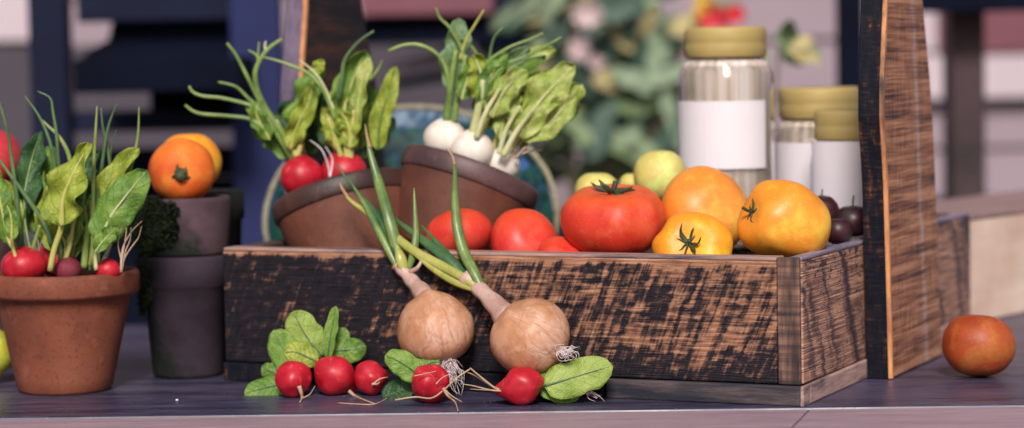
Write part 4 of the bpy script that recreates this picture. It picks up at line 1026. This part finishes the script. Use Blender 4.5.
for pts, r, m_ in [([(338, 100), (342, 80), (344, 62), (352, 49), (362, 39), (374, 31)], 2.6, 'chive'),
                   ([(336, 120), (330, 105), (322, 88), (308, 73), (290, 65), (275, 60), (263, 57)], 2.4, 'petgrn'),
                   ([(334, 110), (326, 90), (316, 74), (300, 60)], 1.6, 'petpale'),
                   ([(370, 80), (376, 72), (380, 66), (382, 60)], 1.8, 'petgrn'),
                   ([(343, 162), (336, 140), (328, 118)], 3.0, 'petyel'), ([(350, 160), (352, 135), (354, 110)], 3.4, 'petyel'), ([(347, 162), (345, 140), (340, 120)], 3.2, 'petyel')]:
    blade(rb_, pp(pts, Yb - .012), r, r * .5, m_, name='stalk', rf=lambda t, r=r: r * (1 - .5 * t))
rootlets(rb_, (330, 178), [[(328, 165), (322, 150), (310, 140)], [(332, 160), (326, 146)]], 1.2, m='rootw', Y=Yb - .02)

# ---- white radishes in the right leaning bowl
Gw = 'white radishes in the leaning clay bowl'
Yc = cf(470, 150, .150).y
w1 = bulb('white_radish', 'white radish highest and leftmost in the leaning bowl', 'radish', 445, 139, Yc, 22, .88, M['turnip'], seed=1, group=Gw)
w2 = bulb('white_radish', 'middle white radish in the leaning bowl', 'radish', 472, 151, Yc - .02, 22, .9, M['turnip'], seed=2, group=Gw)
w3 = bulb('white_radish', 'small white radish lowest and rightmost in the leaning bowl', 'radish', 502, 165, Yc - .01, 18, .95, M['turnip'], seed=3, group=Gw)
leaf(w1, pp([(452, 90), (453, 64), (458, 42), (459, 18)], Yc, .0), 14, 'lfgrey', 'petgrn', 2.0, stem=pp([(448, 120), (450, 105)], Yc), ruf=.3, lob=.12, rnd_=True, seed=51, blunt=.95)
for pts, r, m_ in [([(446, 122), (449, 100), (452, 78), (456, 50)], 4.2, 'petgrn'), ([(454, 122), (457, 100), (461, 78), (466, 55)], 3.6, 'petgrn'),
                   ([(447, 118), (449, 90), (446, 68), (436, 53), (420, 45), (404, 45), (388, 51)], 2.8, 'petgrn'),
                   ([(466, 70), (461, 48), (450, 28), (440, 18), (436, 8)], 2.2, 'petgrn'),
                   ([(460, 60), (466, 40), (474, 26), (484, 10)], 1.8, 'scaly'),
                   ([(486, 82), (480, 60), (468, 42), (456, 34)], 2.0, 'petgrn')]:
    blade(w1, pp(pts, Yc - .006), r, r * .5, m_, name='stalk', rf=lambda t, r=r: r * (1 - .45 * t))
leaf(w2, pp([(479, 100), (481, 84), (480, 70), (474, 54)], Yc - .02, .0), 14, 'lfyel', 'petpale', 3.6, stem=pp([(473, 134), (478, 112)], Yc - .02), ruf=.3, lob=.12, rnd_=True, seed=52, blunt=1.1)
leaf(w2, pp([(482, 130), (494, 100), (514, 78), (546, 56)], Yc - .005, .0), 14, 'lfmid', 'petgrn', 1.8, ruf=.3, lob=.1, seed=53, face=(.3, -1, .3))
leaf(w2, pp([(484, 126), (490, 100), (505, 72), (530, 46)], Yc + .015, .0), 17, 'lfgrey', 'petgrn', 1.6, ruf=.3, lob=.1, seed=54, face=(.3, -1, .3))
leaf(w2, pp([(498, 100), (515, 78), (535, 58), (556, 50)], Yc + .02, .0), 15, 'lfpale', 'petgrn', 1.4, ruf=.3, lob=.1, seed=57, face=(-.2, -1, .3))
for pts, r, m_ in [([(473, 136), (477, 115), (481, 95), (483, 80)], 5.2, 'petpale'), ([(485, 100), (489, 75), (490, 55), (494, 38), (503, 28)], 2.2, 'chive'),
                   ([(488, 68), (510, 62), (535, 52), (562, 37)], 2.2, 'petgrn'), ([(486, 62), (508, 48), (528, 40), (543, 33)], 2.0, 'petgrn'),
                   ([(478, 138), (490, 115), (506, 98), (524, 88)], 3.0, 'petyel'), ([(484, 90), (500, 70), (520, 60), (545, 55)], 1.6, 'petgrn')]:
    blade(w2, pp(pts, Yc - .026), r, r * .5, m_, name='stalk', rf=lambda t, r=r: r * (1 - .5 * t))
leaf(w3, pp([(500, 132), (508, 112), (524, 98), (550, 88)], Yc - .02, .0), 13, 'lfyel', 'petyel', 2.4, stem=pp([(493, 150), (496, 140)], Yc - .015), ruf=.35, lob=.1, seed=55, face=(.2, -1, .5))
leaf(w3, pp([(518, 138), (532, 112), (550, 90), (575, 66)], Yc - .03, .0), 21, 'lfpale', 'petpale', 3.4, stem=pp([(505, 158), (512, 146)], Yc - .02), ruf=.28, lob=.06, rnd_=True, seed=56, face=(-.3, -1, .2), blunt=.85, fold=.3)
leaf(w3, pp([(518, 146), (538, 128), (560, 116), (580, 108)], Yc - .015, .0), 13, 'lfpale', 'petpale', 2.4, ruf=.3, lob=.12, rnd_=True, seed=58, face=(0, -1, .6))
leaf(w3, pp([(524, 128), (545, 108), (562, 92), (578, 86)], Yc - .0, .0), 17, 'lfmid', 'petpale', 1.4, ruf=.3, lob=.12, seed=59)
for i, (pl_, pts, wd, m_, sd_) in enumerate([
    (w2, [(492, 118), (500, 98), (512, 82), (528, 70)], 13, 'lfpale', 86), (w2, [(486, 112), (486, 90), (494, 70), (508, 52)], 11, 'lfmid', 87), (w1, [(462, 100), (466, 84), (472, 70), (482, 62)], 9, 'lfmid', 88),
    (w3, [(512, 128), (526, 106), (538, 88), (548, 70)], 13, 'lfyel', 89), (w3, [(522, 140), (548, 124), (566, 104), (582, 84)], 14, 'lfpale', 90), (w3, [(500, 140), (504, 120), (512, 104), (520, 92)], 10, 'lfpale', 91)]):
    leaf(pl_, pp(pts, Yc - .035 + .01 * (i % 4), .0), wd, m_, 'petpale', 1.7, rnd_=True, ruf=.34, lob=.1, fold=.35, seed=sd_, face=(.3 - .2 * (i % 4), -1, .35))
for pts, r in [([(503, 156), (516, 132), (534, 108)], 3.4), ([(499, 154), (506, 130), (520, 106)], 3.0), ([(476, 138), (486, 112), (500, 88)], 3.2)]:
    blade(w3, pp(pts, Yc - .04), r, r * .5, 'petpale', name='stalk', rf=lambda t, r=r: r * (1 - .5 * t))
for i, (pl_, pts, wd, m_, sd_) in enumerate([
    (ra, [(290, 150), (296, 128), (306, 108), (312, 84)], 11, 'lfyel', 92), (ra, [(270, 140), (262, 126), (256, 112), (262, 98)], 9, 'lfmid', 93),
    (rb_, [(340, 128), (338, 108), (344, 90), (356, 66)], 12, 'lfpale', 94), (rb_, [(356, 150), (362, 128), (368, 108), (372, 86)], 11, 'lfmid', 95), (rb_, [(346, 146), (350, 124), (356, 104), (362, 84)], 11, 'lfyel', 96)]):
    leaf(pl_, pp(pts, Ya - .01 + .006 * (i % 4), .0), wd, m_, 'petyel', 1.5, rnd_=(i % 2 == 0), ruf=.34, lob=.1, fold=.35, seed=sd_, face=(.3 - .2 * (i % 4), -1, .2))
rootlets(w3, (515, 158), [[(525, 147), (534, 140)], [(528, 152), (542, 150)]], 1.3, m='root', Y=Yc - .03)

# ---- two big onions leaning on the crate front, stalks over its rim
def onion(px, py, rpx, hr, b, label, axis, sx=0):
    p = cf(px, py, b); s = scale_at(p); t = empty('onion', p, label=label, cat='onion')
    V, F = fruit_mesh(rpx * s, rpx * s * hr, 0, 0, -.11, .22, px * .01, n=64, k=40, wob=.055)
    Mx = crot(*[R(q) for q in axis])
    o = mesh('bulb', V, F, M['onion'], t, local=True); o.matrix_basis = Mx
    return t, p
on1, q1 = onion(435, 329, 38.5, .93, -.036, 'brown onion nearer the left, hanging on the crate front with its neck bent left', (8, -12, 0))
on2, q2 = onion(530, 337, 40.5, .88, -.036, 'brown onion nearer the right, leaning on the crate front above the single red radish', (25, -42, 0))
def fpts(lst):   # (x, y, b) triples relative to the crate front plane
    return [cf(x, y, b) for x, y, b in lst]
blade(on1, fpts([(430, 305, -.03), (422, 292, -.022), (413, 282, -.014), (404, 271, -.011), (399, 264, -.010)]), 7, 7, 'neck', 'neck', rf=lambda t: 15 - 24 * t + 18 * t * t + .6 * math.sin(t * 26), flat=.8)
for pts, r, m_ in [([(403, 270, -.010), (396, 245, -.008), (388, 215, -.004), (378, 180, .01), (370, 152, .015), (366, 128, .02)], 6.0, 'scal'),
                   ([(398, 268, -.012), (390, 252, -.010), (376, 225, -.004), (362, 200, .005), (348, 178, .01)], 4.2, 'scal'),
                   ([(400, 268, -.014), (398, 255, -.012), (382, 222, -.002), (364, 200, .01), (350, 184, .012), (337, 164, .016)], 3.6, 'scald'),
                   ([(408, 270, -.011), (413, 255, -.009), (416, 235, -.004), (415, 210, .0), (414, 188, .004)], 3.6, 'scal'),
                   ([(404, 270, -.013), (400, 256, -.012), (396, 244, -.010)], 5.5, 'scaly')]:
    blade(on1, fpts(pts), r, .5, m_, name='stalk', rf=lambda t, r=r: r * (.85 + .3 * math.sin(PI * min(1, t * 1.3))) * (1 - .85 * t ** 3), flat=.55)
blade(on1, fpts([(370, 148, .015), (367, 136, .018), (365, 124, .02)]), 1.8, .6, 'drytip', name='dry_tip')
blade(on1, fpts([(410, 272, -.013), (417, 268, -.015), (421, 262, -.014), (422, 256, -.012)]), 2.4, 1.2, 'neck', name='skin_flap')
blade(on2, fpts([(508, 318, -.036), (497, 306, -.028), (485, 294, -.018), (474, 284, -.013), (464, 276, -.012)]), 7, 7, 'neck', 'neck', rf=lambda t: 15 - 20 * t + 14.5 * t * t + .6 * math.sin(t * 23), flat=.8)
for pts, r, m_ in [([(480, 290, -.017), (466, 279, -.016), (440, 265, -.014), (414, 251, -.010), (390, 232, -.004), (366, 212, .002), (350, 200, .006), (341, 188, .010)], 4.6, 'scaly'),
                   ([(482, 291, -.012), (466, 278, -.010), (446, 258, -.006), (424, 241, .002), (404, 226, .008), (392, 216, .012)], 5.6, 'scald'),
                   ([(480, 288, -.010), (464, 272, -.006), (447, 254, .000), (433, 238, .006), (421, 225, .012)], 3.8, 'scald'),
                   ([(484, 292, -.016), (474, 272, -.013), (464, 252, -.006), (457, 225, .0), (455, 195, .004), (455, 172, .006), (453, 160, .006)], 5.2, 'scal'),
                   ([(478, 290, -.017), (456, 282, -.016), (436, 270, -.015), (420, 258, -.013), (404, 246, -.010)], 4.0, 'scaly')]:
    blade(on2, fpts(pts), r, .5, m_, name='stalk', rf=lambda t, r=r: r * (.85 + .3 * math.sin(PI * min(1, t * 1.3))) * (1 - .8 * t ** 3), flat=.55)
blade(on2, fpts([(455, 165, .006), (452, 155, .006), (446, 148, .008)]), 1.6, .7, 'drytip', name='dry_tip')
blade(on2, fpts([(347, 196, .007), (342, 188, .010), (340, 183, .011)]), 1.8, .6, 'drytip', name='dry_tip')
rnd = random.Random(21)
def hairs(par, cx, cy, Yv, ex, ey, sx, sy, n, r, curl=7):
    parts = []
    for i in range(n):
        p0 = (cx + rnd.uniform(-4, 4), cy + rnd.uniform(-2, 2)); p3 = (ex + rnd.uniform(-sx, sx), ey + rnd.uniform(-sy, sy))
        P = [p0]
        for t in (.3, .6): P.append((p0[0] + (p3[0] - p0[0]) * t + rnd.uniform(-curl, curl), p0[1] + (p3[1] - p0[1]) * t + rnd.uniform(-curl, curl)))
        P.append(p3)
        W = [at(x, y, Yv + rnd.uniform(-.006, .003)) for x, y in P]; s = scale_at(W[0])
        parts.append(tube(W, r * s, r * s * .4, 12, 4))
    return mesh('root_hairs', *merge(*parts), M['rootw'], par)
hairs(on1, 447, 359, q1.y - .014, 452, 382, 12, 14, 50, .5)
hairs(on2, 560, 352, q2.y - .028, 572, 352, 8, 9, 26, .5, 7)
hairs(on2, 568, 352, q2.y - .026, 556, 352, 6, 4, 8, .5, 5)

# ---- five small red radishes on the table
def gr(px, pybot, rpx):
    g = onz(px, pybot, 0); s = scale_at(g); return Vector((g.x, g.y + rpx * s * .35, rpx * s * .98)), s
def front_radish(px, pyb, rx, hr, tilt, label, seed):
    p, s = gr(px, pyb, rx); t = empty('radish', p, label=label, cat='radish', group='small red radishes on the table')
    V, F = fruit_mesh(rx * s * (1 + .04 * math.sin(seed * 2.3)), rx * s * hr, 0, 0, -.13, .36, seed, n=40, k=28, wob=.13)
    Mx = crot(*[R(q) for q in tilt]); W = [Mx @ v for v in V]; dz = -p.z - min(v.z for v in W)
    p2 = p + Vector((0, 0, dz)); t.location = p2
    o = mesh('bulb', V, F, M['radish'], t, local=True); o.matrix_basis = Mx
    return t, p2
f1, p1 = front_radish(293, 398, 17.5, 1.02, (100, 0, 0), 'small red radish leftmost on the table, below the big green leaf cluster', 1)
f2, p2 = front_radish(335, 396, 20.5, .98, (20, -50, 0), 'egg-shaped red radish with its root pointing lower right, below the upright leaf', 2)
f3, p3 = front_radish(371, 396, 16.5, 1.05, (80, 20, 0), 'darker red radish set back between two others on the table', 3)
f4, p4 = front_radish(430, 404, 19.0, .98, (75, -60, 0), 'red radish under the left-hand onion, crossed by straw-coloured roots', 4)
f5, p5 = front_radish(522, 406, 19.5, 1.02, (10, 80, 0), 'single red radish under the right-hand onion with a broad green leaf', 5)
def L5(par, pts, Yv, dY, wpx, m, rib='ribdark', **k): return leaf(par, pp(pts, Yv, dY), wpx, m, rib, k.pop('rr', 1.0), **k)
Yl = p2.y + .012
L5(f1, [(322, 356), (310, 342), (301, 327), (293, 311)], Yl + .008, .006, 18, 'lflime', lob=.025, ruf=.075, fold=-.12, rnd_=True, seed=61, blunt=.62, face=(-.1, -1, .1))
L5(f1, [(292, 372), (287, 358), (281, 345), (274, 330)], Yl + .004, .012, 17, 'lfbright', lob=.025, ruf=.075, fold=-.12, rnd_=True, seed=62, blunt=.62, face=(-.2, -1, .1))
L5(f1, [(288, 384), (274, 386), (258, 390), (244, 394)], Yl - .004, .0, 13, 'lfmid', lob=.025, ruf=.075, fold=-.1, rnd_=True, seed=63, face=(-.1, -1, .5))
L5(f1, [(286, 380), (276, 374), (268, 370), (262, 366)], Yl + .012, .0, 9, 'lfmid', lob=.025, ruf=.075, fold=-.1, rnd_=True, seed=64)
L5(f1, [(318, 362), (305, 356), (295, 352), (284, 352)], Yl + .006, .0, 13, 'lfyel', lob=.025, ruf=.075, fold=-.1, rnd_=True, seed=65)
L5(f2, [(328, 358), (330, 340), (333, 324), (336, 306)], Yl + .002, .004, 7, 'lfbright', lob=.025, ruf=.075, fold=.6, rnd_=True, seed=66, blunt=.9, face=(-.2, -1, .0))
L5(f2, [(330, 354), (342, 350), (352, 350), (366, 346)], Yl + .014, .0, 14, 'lfmid', lob=.025, ruf=.075, fold=-.1, rnd_=True, seed=67, blunt=.8)
L5(f2, [(326, 352), (332, 342), (342, 338), (350, 338)], Yl + .018, .0, 12, 'lfmid', lob=.025, ruf=.075, fold=-.1, rnd_=True, seed=68)
L5(f2, [(320, 350), (316, 340), (314, 334), (318, 328)], Yl + .016, .0, 12, 'lfbright', lob=.025, ruf=.075, fold=-.1, rnd_=True, seed=69)
Y4 = p4.y + .016
L5(f4, [(424, 378), (412, 370), (400, 362), (385, 355)], Y4, .0, 14, 'lfbright', lob=.025, ruf=.075, fold=-.1, rnd_=True, seed=71, blunt=.7)
L5(f4, [(420, 368), (428, 364), (434, 362), (440, 362)], Y4 + .004, .0, 8, 'lfmid', lob=.025, ruf=.075, fold=-.1, rnd_=True, seed=72)
L5(f3, [(382, 398), (396, 392), (406, 388), (416, 382)], Y4 + .014, .0, 13, 'lfdark', None, lob=.025, ruf=.075, fold=-.1, seed=73)
Y5 = p5.y + .002
L5(f5, [(544, 386), (566, 380), (588, 373), (613, 366)], Y5 - .002, .0, 20, 'lflime', lob=.025, ruf=.075, fold=-.12, rnd_=True, seed=74, blunt=.85, rr=1.2, face=(.05, -1, .45))
L5(f5, [(541, 382), (547, 372), (553, 364), (560, 358)], Y5 + .016, .0, 11, 'lfmid', None, lob=.025, ruf=.075, fold=-.1, rnd_=True, seed=75)
L5(f5, [(540, 388), (556, 394), (566, 395), (580, 396)], Y5 + .006, .0, 10, 'lfmid', lob=.025, ruf=.075, fold=-.1, rnd_=True, seed=76, face=(0, -1, .8))
L5(f5, [(540, 386), (548, 380), (556, 376), (566, 372)], Y5 + .010, .0, 15, 'lfmid', None, lob=.025, ruf=.075, fold=-.1, rnd_=True, seed=77)
hairs(f5, 586, 390, Y5 + .004, 597, 397, 9, 5, 9, .5, 3)
def lie(x, y, Yv):
    p = at(x, y, Yv); return p if p.z > .0009 else onz(x, y, .0009)
def root(par, pts, Yv, r, r1=.3, m='root'): return blade(par, [lie(x, y, Yv) for x, y in pts], r, r1, m, name='root', rf=lambda t: r + (r1 - r) * t, flat=1)
root(f1, [(299, 386), (301, 392), (302, 398), (300, 402)], p1.y - .018, 2.4, .8); root(f1, [(303, 398), (310, 394), (315, 386)], p1.y - .02, .8)
root(f2, [(349, 391), (355, 396), (364, 400), (375, 404)], p2.y - .012, 2.0, .6)
root(f2, [(338, 403), (356, 404), (375, 404), (390, 396), (402, 384), (411, 374)], p2.y - .022, .7, .4)
root(f3, [(372, 385), (380, 379), (388, 377)], p3.y - .018, .9); root(f3, [(372, 384), (377, 384), (380, 382)], p3.y - .018, 1.2)
root(f4, [(395, 400), (415, 397), (432, 398), (446, 388), (458, 377), (470, 369)], p4.y - .024, .9, .7)
root(f4, [(443, 388), (448, 396), (455, 402), (458, 411)], p4.y - .026, 1.6, .5); root(f4, [(445, 390), (452, 396), (462, 402)], p4.y - .026, 1.0, .4)
root(f4, [(414, 376), (424, 374), (436, 371)], p4.y - .020, .6); root(f4, [(436, 384), (442, 378), (450, 374)], p4.y - .02, .6)
root(f5, [(504, 390), (495, 388), (482, 378), (470, 368)], p5.y - .004, 1.5, .7); root(f5, [(503, 391), (490, 390), (474, 386), (462, 384)], p5.y - .006, 1.1, .4)
root(f5, [(502, 390), (488, 384), (474, 375), (466, 372)], p5.y - .0, .8, .4); root(f5, [(500, 391), (485, 390), (470, 389)], p5.y - .006, .6, .3)

# ================================================================ FLOWERING PLANT BEHIND THE CRATE
Yf = 4.3
pf = empty('flowering_plant', (at(600, 200, Yf).x, Yf, -.75), label='leafy flowering plant with pink, red and yellow blooms behind the crate', cat='plant')
rnd = random.Random(12)
def bleaf(x, y, ang, L, W, Yv, seed):
    a = R(ang); pts = [(x, y), (x + math.cos(a) * L * .35, y - math.sin(a) * L * .35), (x + math.cos(a + .15) * L * .7, y - math.sin(a + .15) * L * .7 + 1), (x + math.cos(a + .1) * L, y - math.sin(a + .1) * L + 5)]
    V, F, UV, S = leafm(pp(pts, Yv, rnd.uniform(-.04, .04)), W * Yv / FPX, face=(rnd.uniform(-.5, .5), -1, rnd.uniform(-.2, .8)), fold=.2, ruf=.1, seed=seed, n=10, m=4)
    return V, F
groups = {'bgdark': [], 'bgmid': [], 'bgtan': [], 'bggrey': []}
for i in range(160):
    x = rnd.gauss(590, 64); y = rnd.uniform(-20, 175)
    if x > 690 or x < 505 + max(0, (40 - y)) * .3: continue
    mm = rnd.choices(['bgdark', 'bgmid', 'bgtan', 'bggrey'], [.30, .38, .06, .26])[0]
    groups[mm].append(bleaf(x, y, rnd.uniform(-40, 220), rnd.uniform(40, 84), rnd.uniform(7, 15), Yf + rnd.uniform(-.1, .25), i))
groups['bgtan'] += [bleaf(505, 20, 178 - 180, 60, 6, Yf, 301), bleaf(612, 26, -38, 50, 15, Yf - .05, 302), bleaf(668, 30, 10, 34, 13, Yf - .1, 303), bleaf(592, 78, -10, 46, 12, Yf - .05, 304), bleaf(600, 92, 20, 32, 8, Yf, 305), bleaf(505, 14, 5, 50, 8, Yf, 306)]
groups['bgdark'] += [bleaf(545, 68, -35, 60, 13, Yf - .02, 307), bleaf(600, 60, -60, 55, 10, Yf, 308), bleaf(640, 70, 200, 50, 9, Yf, 309), bleaf(590, 150, 80, 60, 10, Yf, 310)]
for mm, lst in groups.items():
    if lst: o = mesh('foliage', *merge(*lst), M[mm], pf)
for pts in ([(600, 700), (605, 300), (612, 150), (608, 40), (600, -30)], [(600, 700), (585, 300), (570, 170), (580, 60), (560, -20)], [(600, 700), (630, 300), (640, 160), (628, 60), (650, -20)], [(630, 200), (660, 100), (690, 40), (712, 14)], [(625, 250), (590, 120), (545, 60), (520, 10)]):
    mesh('stem', *tube(pp(pts, Yf + .02), .006, .003, 20, 6), M['bgstem'], pf)
def bloom(x, y, rpx, m, Yv, seed):
    p = at(x, y, Yv); s = Yv / FPX; rr = random.Random(seed); parts = []
    for i in range(9):
        a = 2 * PI * i / 9 + rr.uniform(-.2, .2); d = Vector((math.cos(a), -.35 + rr.uniform(-.3, .3), math.sin(a) * .8)).normalized()
        V, F, UV, S = leafm([p, p + d * rpx * s * .5, p + d * rpx * s + Vector((0, -.004, 0))], rpx * s * .38, face=(0, -1, .3), fold=.1, ruf=.1, seed=i, n=7, m=4); parts.append((V, F))
    mesh('flower', *merge(*parts), M[m], pf)
for i, (x, y, r_, m_) in enumerate([(587, 14, 17, 'bgpink'), (578, 50, 13, 'bgpink'), (596, 62, 10, 'bgpink'), (710, 16, 16, 'bgred'), (735, 14, 12, 'bgred'), (722, 20, 11, 'bgred'), (704, 2, 12, 'bgyel'), (698, 14, 8, 'bgyel'), (632, 130, 10, 'bggrey'), (540, 45, 9, 'bggrey')]):
    bloom(x, y, r_, m_, Yf - .12, i)
for x, y in ((708, 14), (730, 16), (700, 4)): pass
mesh('stem', *tube(pp([(640, 160), (690, 70), (722, 30), (716, 14)], Yf), .003, .002, 12, 5), M['bgstem'], pf)
# small sprig in front of the wall, and a low planter holding the plant
sp = empty('leafy_sprig', (at(790, 60, 3.3).x, 3.3, -.75), label='small blurred green sprig right of the tall jar lid', cat='plant')
lst = [bleaf(x, y, a, 26, 10, 3.3, 400 + i) for i, (x, y, a) in enumerate([(775, 40, 20), (778, 50, -30), (785, 42, 60), (790, 55, 0), (770, 55, 200), (782, 48, 10), (795, 52, -10)])]
mesh('foliage', *merge(*lst), M['bgmid'], sp)
mesh('foliage', *merge(*[bleaf(x, y, a, 24, 8, 3.25, 420 + i) for i, (x, y, a) in enumerate([(788, 52, 10), (796, 56, -15), (792, 48, 20)])]), M['bgtan'], sp)
mesh('stem', *tube(pp([(760, 900), (765, 300), (775, 100), (780, 45)], 3.31), .004, .002, 14, 5), M['bgstem'], sp)
pt = empty('planter', (pf.location.x, Yf, -.75), label='low planter on the deck holding the flowering plant', cat='planter')
mesh('planter_body', *lathe([(0, 0), (.12, 0), (.16, .30), (.17, .30), (.17, .33), (.15, .33), (.14, .29), (0, .28)], 40, Matrix.Translation(pt.location)), M['terrarust'], pt)
